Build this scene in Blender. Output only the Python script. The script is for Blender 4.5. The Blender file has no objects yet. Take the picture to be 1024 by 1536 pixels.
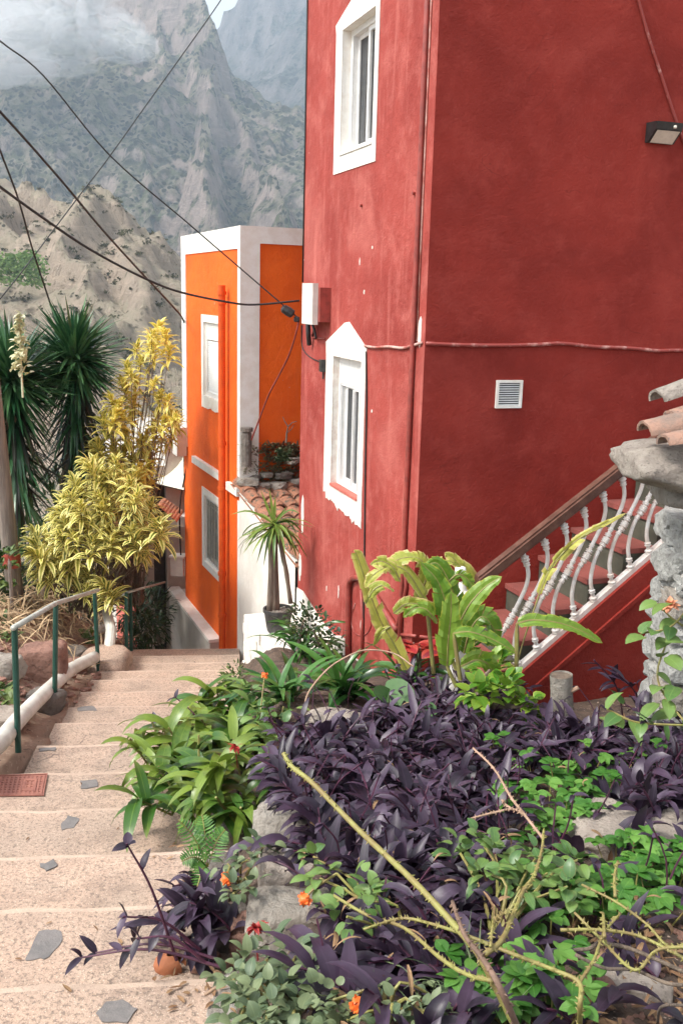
import bpy, math, random
import numpy as np
from mathutils import Vector, Matrix, noise
random.seed(11)
R = math.radians
S = bpy.context.scene
COL = S.collection
PI = math.pi
V = Vector

# ------------------------------------------------------------------ camera
FOC = 1450.0
TH, RO = R(12.7), R(1.5)
CAM = V((0, 0, 1.6))
Fv = V((0, math.cos(TH), -math.sin(TH)))
U0 = V((0, math.sin(TH), math.cos(TH)))
R0 = V((1, 0, 0))
Rv = R0 * math.cos(RO) + U0 * math.sin(RO)
Uv = -R0 * math.sin(RO) + U0 * math.cos(RO)
cam = bpy.data.cameras.new("camera")
cam.sensor_fit = 'VERTICAL'
cam.sensor_height = 36
cam.lens = FOC / 1536 * 36
cam.clip_start = .05
cam.clip_end = 20000
co = bpy.data.objects.new("camera", cam)
COL.objects.link(co)
m = Matrix((Rv, Uv, -Fv)).transposed().to_4x4()
m.translation = CAM
co.matrix_world = m
S.camera = co

def ray(x, y): return Fv * FOC + Rv * (x - 512) - Uv * (y - 768)
def at(x, y, Y):
    d = ray(x, y); return CAM + d * (Y / d.y)
def slope(x, y, o=0.0):            # point on the plane z = o - .22 Y
    d = ray(x, y); return CAM + d * ((o - 1.6) / (d.z + .22 * d.y))
def topix(p):
    v = V(p) - CAM; z = v.dot(Fv)
    if z < .05: return (-9999, -9999)
    return (512 + FOC * v.dot(Rv) / z, 768 - FOC * v.dot(Uv) / z)
class Frame:                        # a vertical wall plane: s along, z up, o outward
    def __init__(f, p, az, side=1):
        f.p = V((p[0], p[1], 0)); f.d = V((math.sin(az), math.cos(az), 0))
        f.n = V((-f.d.y, f.d.x, 0)) * side
    def pt(f, s, z, o=0.0): return f.p + f.d * s + f.n * o + V((0, 0, z))
    def hit(f, x, y, o=0.0):
        d = ray(x, y); p3 = f.p + f.n * o
        t = f.n.dot(p3 - CAM) / f.n.dot(d); P = CAM + d * t
        return (P - f.p).dot(f.d), P.z

# ------------------------------------------------------------------ mesh builder
SMOOTHN = {'foliage', 'leaves', 'crown', 'leaf_skirt', 'purple_groundcover', 'green_leaves', 'yellow_leaves', 'frond', 'heart_leaf_plant', 'capstone'}
class MB:
    def __init__(s): s.v = []; s.f = []; s.c = []; s.mi = []; s.k = 0
    def p(s, co, c=(.5, 0, 0)):
        s.v.append((co[0], co[1], co[2])); s.c.append(c); return len(s.v) - 1
    def face(s, *ids): s.f.append(ids); s.mi.append(s.k)
    def quad(s, a, b, c, d, col=(.5, 0, 0)): s.face(s.p(a, col), s.p(b, col), s.p(c, col), s.p(d, col))
    def box(s, o, ax, ay, az, col=(.5, 0, 0)):
        o = V(o); ax = V(ax); ay = V(ay); az = V(az)
        i = [s.p(o + ax * a + ay * b + az * c, col) for c in (0, 1) for b in (0, 1) for a in (0, 1)]
        for q in ((0, 2, 3, 1), (4, 5, 7, 6), (0, 1, 5, 4), (2, 6, 7, 3), (0, 4, 6, 2), (1, 3, 7, 5)): s.face(*[i[j] for j in q])
    def fbox(s, fr, s0, s1, z0, z1, o0, o1, col=(.5, 0, 0)):
        s.box(fr.pt(s0, z0, o0), fr.d * (s1 - s0), fr.n * (o1 - o0), V((0, 0, z1 - z0)), col)
    def prism(s, fr, pts, o0, o1):
        n = len(pts)
        a = [s.p(fr.pt(x, z, o0)) for x, z in pts]; b = [s.p(fr.pt(x, z, o1)) for x, z in pts]
        s.face(*a[::-1]); s.face(*b)
        for i in range(n):
            j = (i + 1) % n; s.face(a[i], a[j], b[j], b[i])
    def tube(s, path, rad, n=8, col=(.5, 0, 0), caps=True):
        P = [V(p) for p in path]; m = len(P)
        rr = rad if isinstance(rad, (list, tuple)) else [rad] * m
        rings = []; up = None
        for i in range(m):
            t = (P[min(i + 1, m - 1)] - P[max(i - 1, 0)])
            if t.length < 1e-9: t = V((0, 0, 1))
            t.normalize()
            if up is None:
                up = t.orthogonal().normalized()
            up = (up - t * up.dot(t))
            if up.length < 1e-6: up = t.orthogonal()
            up.normalize(); w = t.cross(up)
            rings.append([s.p(P[i] + (up * math.cos(2 * PI * k / n) + w * math.sin(2 * PI * k / n)) * rr[i], col) for k in range(n)])
        for i in range(m - 1):
            for k in range(n):
                l = (k + 1) % n
                s.face(rings[i][k], rings[i][l], rings[i + 1][l], rings[i + 1][k])
        if caps: s.face(*rings[0][::-1]); s.face(*rings[-1])
    def lathe(s, c, prof, n=24):
        c = V(c); rings = [[s.p(c + V((r * math.cos(2 * PI * k / n), r * math.sin(2 * PI * k / n), z))) for k in range(n)] for r, z in prof]
        for i in range(len(prof) - 1):
            for k in range(n):
                l = (k + 1) % n; s.face(rings[i][k], rings[i][l], rings[i + 1][l], rings[i + 1][k])
        if prof[0][0] > .001: s.face(*rings[0][::-1])
        if prof[-1][0] > .001: s.face(*rings[-1])
    def grid(s, rows, col=(.5, 0, 0)):
        ids = [[s.p(p, col) for p in r] for r in rows]
        for i in range(len(ids) - 1):
            for j in range(len(ids[0]) - 1): s.face(ids[i][j], ids[i][j + 1], ids[i + 1][j + 1], ids[i + 1][j])
    def blade(s, pts, w, nrm, fold=.25, tint=None, prof=None, ragged=0.0):
        """leaf along explicit centre points; w = half width; nrm = upper side hint"""
        P = [V(q) for q in pts]; n = len(P) - 1; r = random.random() if tint is None else tint
        nrm = V(nrm); L = []; M_ = []; N_ = []
        for i in range(n + 1):
            t = i / n
            T = P[min(i + 1, n)] - P[max(i - 1, 0)]
            if T.length < 1e-9: T = V((0, 0, 1e-3))
            T.normalize(); sd = T.cross(nrm)
            if sd.length < 1e-4: sd = T.orthogonal()
            sd.normalize(); up = sd.cross(T)
            ww = w * (prof(t) if prof else math.sin(PI * min(1, .06 + .94 * t) ** .75) ** .8)
            if ragged:
                L.append((P[i], sd, up, ww)); continue
            if i == n: ww = .0004
            M_.append(s.p(P[i], (r, t, 0)))
            L.append(s.p(P[i] - sd * ww + up * ww * fold, (r, t, 1))); N_.append(s.p(P[i] + sd * ww + up * ww * fold, (r, t, 1)))
        if ragged:
            for q in (-1, 1):
                i = 0
                while i < n:
                    g = min(n - i, random.choice((1, 2, 2, 3, 4, 5))); k1 = 1 - ragged * random.random() ** 1.6
                    dz = (random.random() - .5) * 1.1 * ragged + fold; k0 = k1 * rnd(.75, 1); ke = k1 * rnd(.7, 1)
                    for j in range(g):
                        a, b = L[i + j], L[i + j + 1]; u0, u1 = j / g, (j + 1) / g
                        sw = (b[0] - a[0]).normalized() * a[3] * .45
                        def ep(z, u, wk): return z[0] + z[1] * q * z[3] * wk + z[2] * z[3] * (dz + .12 * math.sin(i * 1.7 + u * 5)) + sw
                        def mp(z, u, wk): return z[0].lerp(ep(z, u, wk), .55) + z[2] * z[3] * .10
                        w0 = k0 + (ke - k0) * u0 + .08 * random.random(); w1 = k0 + (ke - k0) * u1
                        m0, m1 = mp(a, u0, w0), mp(b, u1, w1)
                        s.face(s.p(a[0], (r, i / n, 0)), s.p(b[0], (r, i / n, 0)), s.p(m1, (r, i / n, .5)), s.p(m0, (r, i / n, .5)))
                        s.face(s.p(m0, (r, i / n, .5)), s.p(m1, (r, i / n, .5)), s.p(ep(b, u1, w1), (r, i / n, 1)), s.p(ep(a, u0, w0), (r, i / n, 1)))
                    i += g
            return
        for i in range(n):
            s.face(L[i], M_[i], M_[i + 1], L[i + 1]); s.face(M_[i], N_[i], N_[i + 1], M_[i + 1])
    def leaf(s, b, d, Ln, w, droop=.8, fold=.25, n=5, tint=None, prof=None, up=V((0, 0, 1))):
        d = V(d).normalized(); q = V(b); pts = [q.copy()]
        hor = V((d.x, d.y, 0))
        if hor.length < 1e-3: hor = V((random.uniform(-1, 1), random.uniform(-1, 1), 0))
        hor.normalize(); e = math.asin(max(-1, min(1, d.z)))
        for i in range(n):
            e2 = e - droop * ((i + .5) / n) ** 1.3
            q = q + (hor * math.cos(e2) + V((0, 0, math.sin(e2)))) * (Ln / n); pts.append(q.copy())
        nr = V((-hor.x * math.sin(e), -hor.y * math.sin(e), math.cos(e))) if abs(e) < 1.3 else -hor
        tw = random.uniform(-.35, .35)
        nr = nr + hor.cross(V((0, 0, 1))) * tw
        s.blade(pts, w, nr, fold, tint, prof)
    def rock(s, c, sx, sy, sz, seed=0, amp=.28, col=(.5, 0, 0), rot=0.0, sub=3):
        vs, fs = ICO[sub]; off = V((seed * 13.7, seed * 7.1, seed * 3.3)); b0 = len(s.v)
        cr, sr = math.cos(rot), math.sin(rot)
        for v in vs:
            k = 1 + amp * noise.noise(v * 1.3 + off) + amp * .45 * noise.noise(v * 3.1 + off) + amp * .28 * noise.noise(v * 7.3 + off) + amp * .14 * noise.noise(v * 15 + off)
            # facet the boulder a little
            q = V((max(-.78, min(.78, v.x * k)), max(-.8, min(.8, v.y * k)), max(-.75, min(.75, v.z * k))))
            x, y = q.x * sx, q.y * sy
            s.p((c[0] + x * cr - y * sr, c[1] + x * sr + y * cr, c[2] + q.z * sz), col)
        for f in fs: s.face(*[b0 + i for i in f])
    def blob(s, c, sx, sy, sz, seed):
        vs, fs = ICO[4]; off = V((seed * 3.7, seed, 0)); b0 = len(s.v)
        for v in vs:
            k = 1 + .35 * noise.noise(v * 1.2 + off) + .22 * noise.noise(v * 2.9 + off) + .12 * noise.noise(v * 6 + off)
            s.p((c[0] + v.x * k * sx, c[1] + v.y * k * sy, c[2] + v.z * k * sz))
        for f in fs: s.face(*[b0 + i for i in f])
    def build(s, name, mats, parent=None, smooth=False, origin=None, **tags):
        me = bpy.data.meshes.new(name)
        if parent is not None: o0 = parent_org(parent)
        elif origin is not None: o0 = V(origin)
        else:
            n = max(1, len(s.v)); o0 = V((sum(v[0] for v in s.v) / n, sum(v[1] for v in s.v) / n, min(v[2] for v in s.v)))
        me.from_pydata([(v[0] - o0.x, v[1] - o0.y, v[2] - o0.z) for v in s.v], [], s.f)
        if not isinstance(mats, (list, tuple)): mats = [mats]
        for mt in mats: me.materials.append(mt)
        if len(mats) > 1: me.polygons.foreach_set('material_index', s.mi)
        ca = me.attributes.new('tint', 'FLOAT_COLOR', 'POINT')
        ca.data.foreach_set('color', [q for c in s.c for q in (c[0], c[1], c[2], 1.0)])
        if smooth or name in SMOOTHN: me.polygons.foreach_set('use_smooth', [True] * len(me.polygons))
        me.update()
        ob = bpy.data.objects.new(name, me); COL.objects.link(ob)
        if parent is not None: ob.parent = parent
        else: ob.location = o0
        ob['org'] = tuple(o0)
        tag(ob, **tags)
        return ob
def parent_org(p): return V(p['org'])
def tag(o, label=None, cat=None, group=None, kind=None):
    if label: o['label'] = label
    if cat: o['category'] = cat
    if group: o['group'] = group
    if kind: o['kind'] = kind
def thing(name, loc, label, cat, group=None):
    o = bpy.data.objects.new(name, None); COL.objects.link(o)
    o.location = loc; o['org'] = tuple(loc); o.empty_display_size = .1
    tag(o, label, cat, group); return o

def icosphere(sub):
    import bmesh
    bm = bmesh.new(); bmesh.ops.create_icosphere(bm, subdivisions=sub, radius=1)
    bm.verts.ensure_lookup_table()
    r = ([v.co.copy() for v in bm.verts], [[v.index for v in f.verts] for f in bm.faces]); bm.free(); return r
ICO = {k: icosphere(k) for k in (1, 2, 3, 4)}

def curve(pts, k=6):                # Catmull-Rom through points
    P = [V(p) for p in pts]; P = [P[0] * 2 - P[1]] + P + [P[-1] * 2 - P[-2]]; out = []
    for i in range(1, len(P) - 2):
        a, b, c, d = P[i - 1:i + 3]
        for j in range(k):
            t = j / k
            out.append(.5 * ((2 * b) + (c - a) * t + (2 * a - 5 * b + 4 * c - d) * t * t + (3 * b - a - 3 * c + d) * t ** 3))
    out.append(P[-2]); return out
def inpoly(x, y, poly):
    c = False; j = len(poly) - 1
    for i in range(len(poly)):
        if (poly[i][1] > y) != (poly[j][1] > y) and x < (poly[j][0] - poly[i][0]) * (y - poly[i][1]) / (poly[j][1] - poly[i][1]) + poly[i][0]: c = not c
        j = i
    return c
def rnd(a, b): return random.uniform(a, b)

# ------------------------------------------------------------------ materials
def newmat(name):
    mt = bpy.data.materials.new(name); mt.use_nodes = True
    nt = mt.node_tree; nt.nodes.clear(); return mt, nt
class NT:
    def __init__(s, nt): s.nt = nt; s.L = nt.links
    def n(s, typ, **kw):
        nd = s.nt.nodes.new(typ)
        for k, v in kw.items():
            if k.startswith('i_'):
                key = k[2:]; key = int(key) if key.isdigit() else key.replace('_', ' ')
                sk = nd.inputs[key]
                if isinstance(v, bpy.types.NodeSocket): s.L.new(v, sk)
                else: sk.default_value = v
            else: setattr(nd, k, v)
        return nd
    def pos(s, sc=(1, 1, 1), rot=(0, 0, 0)):
        g = s.n('ShaderNodeNewGeometry'); mp = s.n('ShaderNodeMapping')
        s.L.new(g.outputs['Position'], mp.inputs['Vector']); mp.inputs['Scale'].default_value = sc; mp.inputs['Rotation'].default_value = rot
        return mp.outputs[0]
    def noise(s, vec, scale, det=4, rough=.6, dist=0.0):
        nd = s.n('ShaderNodeTexNoise'); s.L.new(vec, nd.inputs['Vector'])
        nd.inputs['Scale'].default_value = scale; nd.inputs['Detail'].default_value = det; nd.inputs['Roughness'].default_value = rough
        nd.inputs['Distortion'].default_value = dist; return nd.outputs['Fac']
    def warp(s, vec, scale, amt):
        nd = s.n('ShaderNodeTexNoise'); s.L.new(vec, nd.inputs['Vector']); nd.inputs['Scale'].default_value = scale; nd.inputs['Detail'].default_value = 4
        a = s.n('ShaderNodeVectorMath', operation='MULTIPLY_ADD'); s.L.new(nd.outputs['Color'], a.inputs[0]); a.inputs[1].default_value = (amt, amt, amt); s.L.new(vec, a.inputs[2]); return a.outputs[0]
    def vor(s, vec, scale, feat='F1', out='Distance'):
        nd = s.n('ShaderNodeTexVoronoi', feature=feat); s.L.new(vec, nd.inputs['Vector']); nd.inputs['Scale'].default_value = scale
        return nd.outputs[out]
    def ramp(s, fac, a, b, va=0.0, vb=1.0):
        nd = s.n('ShaderNodeMapRange', interpolation_type='SMOOTHSTEP'); s.L.new(fac, nd.inputs['Value'])
        for k, v in zip(('From Min', 'From Max', 'To Min', 'To Max'), (a, b, va, vb)): nd.inputs[k].default_value = v
        return nd.outputs[0]
    def mix(s, fac, a, b, mode='MIX'):
        nd = s.n('ShaderNodeMix', data_type='RGBA', blend_type=mode)
        for sk, v in ((nd.inputs[0], fac), (nd.inputs[6], a), (nd.inputs[7], b)):
            if isinstance(v, bpy.types.NodeSocket): s.L.new(v, sk)
            else: sk.default_value = v if not isinstance(v, (tuple, list)) else (*v[:3], 1)
        return nd.outputs[2]
    def math(s, op, a, b=0.0):
        nd = s.n('ShaderNodeMath', operation=op)
        for i, v in enumerate((a, b)):
            if isinstance(v, bpy.types.NodeSocket): s.L.new(v, nd.inputs[i])
            else: nd.inputs[i].default_value = v
        return nd.outputs[0]
    def bump(s, h, strength=.3, dist=.01):
        nd = s.n('ShaderNodeBump'); s.L.new(h, nd.inputs['Height']); nd.inputs['Strength'].default_value = strength; nd.inputs['Distance'].default_value = dist
        return nd.outputs[0]
    def out(s, col, rough=.8, normal=None, metal=0.0, spec=.5, transl=None, transl_w=0.0):
        b = s.n('ShaderNodeBsdfPrincipled')
        for sk, v in ((b.inputs['Base Color'], col), (b.inputs['Roughness'], rough), (b.inputs['Metallic'], metal), (b.inputs['Specular IOR Level'], spec)):
            if isinstance(v, bpy.types.NodeSocket): s.L.new(v, sk)
            else: sk.default_value = v if not isinstance(v, (tuple, list)) else (*v[:3], 1)
        if normal is not None: s.L.new(normal, b.inputs['Normal'])
        o = s.n('ShaderNodeOutputMaterial'); sh = b.outputs[0]
        if transl_w > 0:
            t = s.n('ShaderNodeBsdfTranslucent')
            if isinstance(transl, bpy.types.NodeSocket): s.L.new(transl, t.inputs[0])
            else: t.inputs[0].default_value = (*transl, 1)
            mx = s.n('ShaderNodeMixShader'); mx.inputs[0].default_value = transl_w
            s.L.new(b.outputs[0], mx.inputs[1]); s.L.new(t.outputs[0], mx.inputs[2]); sh = mx.outputs[0]
        s.L.new(sh, o.inputs['Surface'])
def simple(name, c1, c2=None, scale=6, rough=.7, bump=.0, bscale=40, metal=0.0, spec=.5, stretch=(1, 1, 1), lo=.35, hi=.65, spk=None):
    mt, nt = newmat(name); k = NT(nt); p = k.pos(stretch); nrm = None
    c2 = c2 or tuple(x * .8 for x in c1)
    f = k.ramp(k.noise(p, scale, 6, .65), lo, hi); col = k.mix(f, c1, c2)
    if spk: col = k.mix(k.ramp(k.noise(p, spk[0], 3, .7), spk[1], spk[1] + .06), col, spk[2])
    if bump: nrm = k.bump(k.noise(p, bscale, 6, .7), bump, .02)
    k.out(col, rough, nrm, metal, spec); return mt
def leafmat(name, cA, cB, edge=None, edge_at=.35, rough=.42, tw=.22, spec=.5, tip=None):
    mt, nt = newmat(name); k = NT(nt)
    a = k.n('ShaderNodeAttribute', attribute_name='tint'); sep = k.n('ShaderNodeSeparateColor'); nt.links.new(a.outputs['Color'], sep.inputs[0])
    p = k.pos(); nz = k.noise(p, 35, 3, .6)
    f = k.math('ADD', sep.outputs[0], k.math('MULTIPLY', k.math('SUBTRACT', nz, .5), .7))
    col = k.mix(k.ramp(f, .1, .9), cA, cB)
    if edge:
        e = k.math('ADD', sep.outputs[2], k.math('MULTIPLY', k.math('SUBTRACT', nz, .5), .5))
        col = k.mix(k.ramp(e, edge_at, edge_at + .18), col, edge)
    if tip: col = k.mix(k.ramp(sep.outputs[1], .55, 1.0), col, tip)
    # darker midrib line
    col = k.mix(k.ramp(sep.outputs[2], .0, .12, .25, 0.0), col, tuple(min(1, x * 1.6 + .01) for x in cB))
    k.out(col, rough, k.bump(nz, .15, .004), 0, spec, col, tw); return mt

def stucco(name, base, pale, dark, streak=True, chips=True):
    mt, nt = newmat(name); k = NT(nt); p = k.pos()
    big = k.noise(p, 1.3, 5, .6, .6); mid = k.noise(p, 5, 6, .7); fine = k.noise(p, 60, 4, .7)
    ps = k.pos((4.5, 4.5, .35)); st = k.noise(ps, 2.2, 5, .6, .3)
    ph = k.pos((.6, .6, 3.0)); hb = k.noise(ph, 1.5, 4, .6, .4)
    col = k.mix(k.ramp(big, .3, .7), base, dark)
    col = k.mix(k.ramp(mid, .45, .75, 0, .5), col, pale)
    col = k.mix(k.ramp(k.noise(p, .8, 4, .6, 1.2), .5, .7, 0, .45), col, pale)
    col = k.mix(k.ramp(hb, .5, .75, 0, .35), col, dark)
    if streak: col = k.mix(k.ramp(st, .52, .74, 0, .55), col, pale)
    # chipped spots down to pale plaster
    ch = k.math('MULTIPLY', k.ramp(k.noise(p, 14, 3, .55), .735, .76), k.ramp(k.noise(p, 1.7, 2, .5), .5, .6))
    if chips: col = k.mix(ch, col, (.62, .40, .33))
    if chips is False:
        ck = k.math('MULTIPLY', k.ramp(k.vor(k.warp(k.pos((.8, .8, 1.5)), 2.2, .55), 1.0, 'DISTANCE_TO_EDGE'), .0, .005, .5, 0), k.ramp(k.noise(p, 1.1, 2), .55, .62))
        col = k.mix(ck, col, tuple(x * .45 for x in dark))
    h = k.math('ADD', k.math('MULTIPLY', k.noise(p, 9, 6, .65), .9), k.math('MULTIPLY', fine, .35))
    k.out(col, .82, k.bump(h, .55, .035), 0, .3); return mt

MAT = {}
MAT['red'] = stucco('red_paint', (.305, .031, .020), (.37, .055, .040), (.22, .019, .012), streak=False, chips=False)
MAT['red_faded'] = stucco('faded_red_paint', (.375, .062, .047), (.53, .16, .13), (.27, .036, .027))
MAT['orange'] = stucco('orange_paint', (.92, .150, .012), (.80, .135, .022), (.80, .105, .006))
MAT['pipe_orange'] = simple('orange_pipe', (.70, .098, .007), (.58, .078, .006), 10, .8)
MAT['pipe_red'] = simple('red_pipe', (.34, .06, .045), (.22, .04, .03), 12, .5)
MAT['trim'] = simple('white_paint', (.86, .84, .79), (.77, .72, .65), 7, .7, .15, 60)
MAT['peel'] = simple('bare_plaster', (.83, .79, .72), (.70, .60, .53), 12, .85, .4, 60, spk=(50, .7, (.35, .2, .17)))
MAT['frame'] = simple('window_frame', (.80, .79, .77), (.72, .71, .69), 20, .35)
MAT['shutter'] = simple('shutter_slats', (.80, .80, .78), (.70, .70, .68), 6, .5)
MAT['sill_red'] = simple('red_sill', (.55, .15, .11), (.45, .11, .08), 15, .8, .2)
mt, nt = newmat('window_glass'); k = NT(nt)
k.out(k.mix(k.ramp(k.noise(k.pos((6, 6, .3)), 2, 3), .4, .6), (.012, .014, .017), (.05, .055, .06)), .06, None, 0, .6); MAT['glass'] = mt
def slatmat(name, c, gap, pitch, axis_scale):
    mt, nt = newmat(name); k = NT(nt); w = k.n('ShaderNodeTexWave', bands_direction='Z', wave_profile='SAW')
    nt.links.new(k.pos(), w.inputs['Vector']); w.inputs['Scale'].default_value = axis_scale
    k.out(k.mix(k.ramp(w.outputs['Fac'], .0, .25), gap, c), .5, k.bump(w.outputs['Fac'], .6, .01)); return mt
MAT['grey_iron'] = simple('dark_metal', (.03, .03, .032), (.05, .05, .05), 20, .45)
MAT['black'] = simple('black_plastic', (.015, .015, .016), (.03, .03, .03), 20, .4)
MAT['lens'] = simple('lamp_lens', (.74, .72, .62), (.66, .64, .55), 30, .25)
MAT['cable'] = simple('cable_sheath', (.018, .017, .017), (.03, .028, .027), 20, .6)
MAT['cable_red'] = simple('painted_cable', (.30, .05, .04), (.55, .30, .26), 9, .6, lo=.5, hi=.7)
MAT['cable_worn'] = simple('worn_cable', (.62, .42, .36), (.35, .07, .05), 5, .6)
MAT['box_white'] = simple('grey_plastic', (.68, .66, .60), (.60, .57, .52), 9, .5)
MAT['green_rail'] = simple('green_paint', (.010, .058, .042), (.018, .075, .055), 16, .4, .1, 80, spk=(28, .70, (.10, .07, .05)))
MAT['galv'] = simple('galvanised', (.50, .50, .44), (.34, .35, .31), 9, .5, .15, 60)
MAT['pvc'] = simple('grey_pipe', (.66, .64, .58), (.52, .49, .43), 5, .55, .1, 50)
MAT['wood_dark'] = simple('brown_handrail', (.085, .034, .022), (.15, .07, .048), 10, .5, .2, 60, stretch=(1, 1, 1))
MAT['rail_white'] = simple('white_iron', (.86, .82, .77), (.76, .66, .58), 14, .5, .15, 60)
MAT['tread'] = simple('pink_concrete', (.29, .080, .064), (.22, .060, .048), 6, .8, .3, 60)  # pink darkened so the colour itself holds the handrail's shade on the stair
MAT['riser'] = simple('grey_green_riser', (.085, .088, .062), (.06, .062, .045), 8, .8, .2, 50)
MAT['whitewash'] = simple('whitewash', (.80, .765, .70), (.66, .61, .55), 3.5, .85, .55, 14, stretch=(1, 1, .5), spk=(9, .66, (.42, .36, .30)))
MAT['plinth'] = simple('pale_plinth', (.60, .56, .50), (.50, .46, .41), 4, .85, .3, 30)
MAT['tile'] = simple('clay_tile', (.58, .24, .12), (.36, .17, .11), 7, .85, .4, 40, spk=(22, .62, (.13, .11, .09)))
MAT['tile_old'] = simple('weathered_tile', (.37, .21, .15), (.21, .155, .125), 9, .9, .6, 35, spk=(26, .62, (.10, .09, .08)))
MAT['terracotta'] = simple('terracotta', (.40, .14, .06), (.28, .095, .04), 12, .8, .2, 60)
MAT['pot'] = simple('black_pot', (.03, .03, .03), (.06, .055, .05), 20, .6, .1)
MAT['soil'] = simple('soil', (.13, .085, .06), (.06, .04, .03), 7, .95, .9, 30, spk=(40, .62, (.42, .31, .24)))  # brown darkened throughout to paint in the deep shade beneath the leaves
MAT['litter'] = simple('dry_earth', (.36, .25, .18), (.22, .14, .10), 3, .95, .9, 18, spk=(24, .6, (.55, .42, .32)))
MAT['iron_cover'] = simple('rusty_iron', (.34, .14, .10), (.26, .10, .075), 20, .7, .3, 90)
MAT['bark'] = simple('bark', (.24, .18, .13), (.12, .09, .07), 9, .9, .9, 25, stretch=(2, 2, .4))
MAT['pole'] = simple('weathered_wood', (.27, .22, .18), (.15, .12, .10), 6, .85, .6, 20, stretch=(5, 5, .3))
MAT['cane'] = simple('green_cane', (.28, .27, .075), (.22, .16, .06), 14, .55, .2, 60)
MAT['cane_brown'] = simple('brown_cane', (.13, .08, .055), (.22, .135, .095), 14, .7, .3, 60)
MAT['twig'] = simple('dry_twig', (.46, .28, .20), (.30, .20, .13), 14, .8)
MAT['purple_stem'] = simple('purple_stem', (.10, .025, .055), (.06, .02, .04), 20, .5)
MAT['orange_fruit'] = simple('orange_petals', (.90, .19, .035), (.80, .13, .02), 30, .5)
MAT['redflower'] = leafmat('red_leaves', (.34, .012, .016), (.22, .02, .03), edge=(.42, .05, .03), rough=.5, tw=.2)
MAT['dead'] = leafmat('brown_dead_leaves', (.20, .11, .06), (.32, .20, .11), rough=.8, tw=.08, spec=.2)
MAT['straw'] = leafmat('straw', (.58, .42, .25), (.40, .28, .17), rough=.8, tw=.1, spec=.2)
MAT['purple'] = leafmat('purple_leaves', (.014, .007, .017), (.068, .040, .072), rough=.43, tw=.10, spec=.5, tip=(.044, .026, .048))
MAT['green'] = leafmat('green_leaves', (.042, .115, .016), (.18, .26, .035), rough=.34, tw=.22, tip=(.13, .18, .03))
MAT['strap'] = leafmat('strap_leaves', (.016, .068, .012), (.075, .19, .035), rough=.28, tw=.18)
MAT['lime'] = leafmat('lime_leaves', (.045, .155, .020), (.14, .30, .055), rough=.45, tw=.25)
MAT['rose'] = leafmat('rose_leaves', (.075, .16, .045), (.17, .27, .07), rough=.38, tw=.2, edge=(.13, .16, .05), edge_at=.8)
MAT['sage'] = leafmat('sage_leaves', (.075, .115, .055), (.17, .21, .10), rough=.5, tw=.15)
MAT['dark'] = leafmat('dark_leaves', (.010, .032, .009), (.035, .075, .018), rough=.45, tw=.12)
MAT['bushy'] = leafmat('bush_leaves', (.03, .07, .015), (.12, .17, .035), rough=.5, tw=.15)
MAT['yucca'] = leafmat('yucca_leaves', (.016, .075, .028), (.085, .20, .075), rough=.32, tw=.08, spec=.6)
MAT['skirt'] = leafmat('dead_leaves', (.010, .018, .010), (.05, .040, .024), rough=.6, tw=.05)
MAT['potyucca'] = leafmat('young_yucca', (.05, .13, .02), (.20, .29, .05), rough=.38, tw=.2, edge=(.24, .20, .05), edge_at=.8)
MAT['cream'] = leafmat('cream_petals', (.62, .60, .36), (.75, .72, .50), rough=.6, tw=.2)
MAT['song'] = leafmat('variegated_leaves', (.22, .26, .03), (.66, .56, .08), edge=(.88, .76, .23), edge_at=.26, rough=.4, tw=.25)
MAT['song_low'] = leafmat('variegated_low', (.07, .125, .017), (.38, .37, .05), edge=(.93, .82, .30), edge_at=.30, rough=.4, tw=.22)
MAT['canna'] = leafmat('canna_leaves', (.07, .20, .018), (.21, .33, .04), edge=(.40, .40, .05), edge_at=.85, rough=.36, tw=.3)
MAT['canna_y'] = leafmat('yellowing_leaves', (.27, .34, .04), (.52, .49, .10), edge=(.60, .44, .17), edge_at=.75, rough=.45, tw=.3)
MAT['broad'] = leafmat('broad_leaves', (.035, .095, .03), (.085, .165, .055), rough=.45, tw=.2)
MAT['scrub'] = simple('scrub', (.10, .115, .055), (.16, .15, .09), 2.0, .95)
MAT['roofweed'] = leafmat('roof_weeds', (.22, .12, .085), (.27, .25, .12), rough=.7, tw=.15)

def rockmat(name, a, b, c, sc=7):
    mt, nt = newmat(name); k = NT(nt); p = k.pos()
    col = k.mix(k.ramp(k.noise(p, sc, 6, .65, .5), .35, .65), a, b)
    col = k.mix(k.ramp(k.noise(p, sc * 5, 4, .7), .56, .68, 0, .8), col, c)
    h = k.math('ADD', k.noise(p, sc * 2, 8, .7), k.math('MULTIPLY', k.vor(p, sc * 3), .25))
    k.out(col, .9, k.bump(h, 1.0, .045), 0, .25); return mt
MAT['rock'] = rockmat('grey_rock', (.40, .36, .31), (.30, .26, .22), (.16, .14, .12))
MAT['rock_red'] = rockmat('red_rock', (.36, .20, .15), (.27, .15, .115), (.14, .09, .075))
MAT['rock_dark'] = rockmat('dark_rock', (.22, .185, .16), (.16, .14, .12), (.09, .08, .07))
MAT['rock_pale'] = rockmat('pale_rock', (.46, .39, .33), (.34, .285, .24), (.19, .155, .13))
MAT['rock_white'] = rockmat('painted_rock', (.52, .51, .475), (.36, .35, .325), (.12, .11, .10), 11)
MAT['slab'] = rockmat('lichen_slab', (.46, .40, .34), (.33, .28, .24), (.10, .09, .08), 10)

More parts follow.
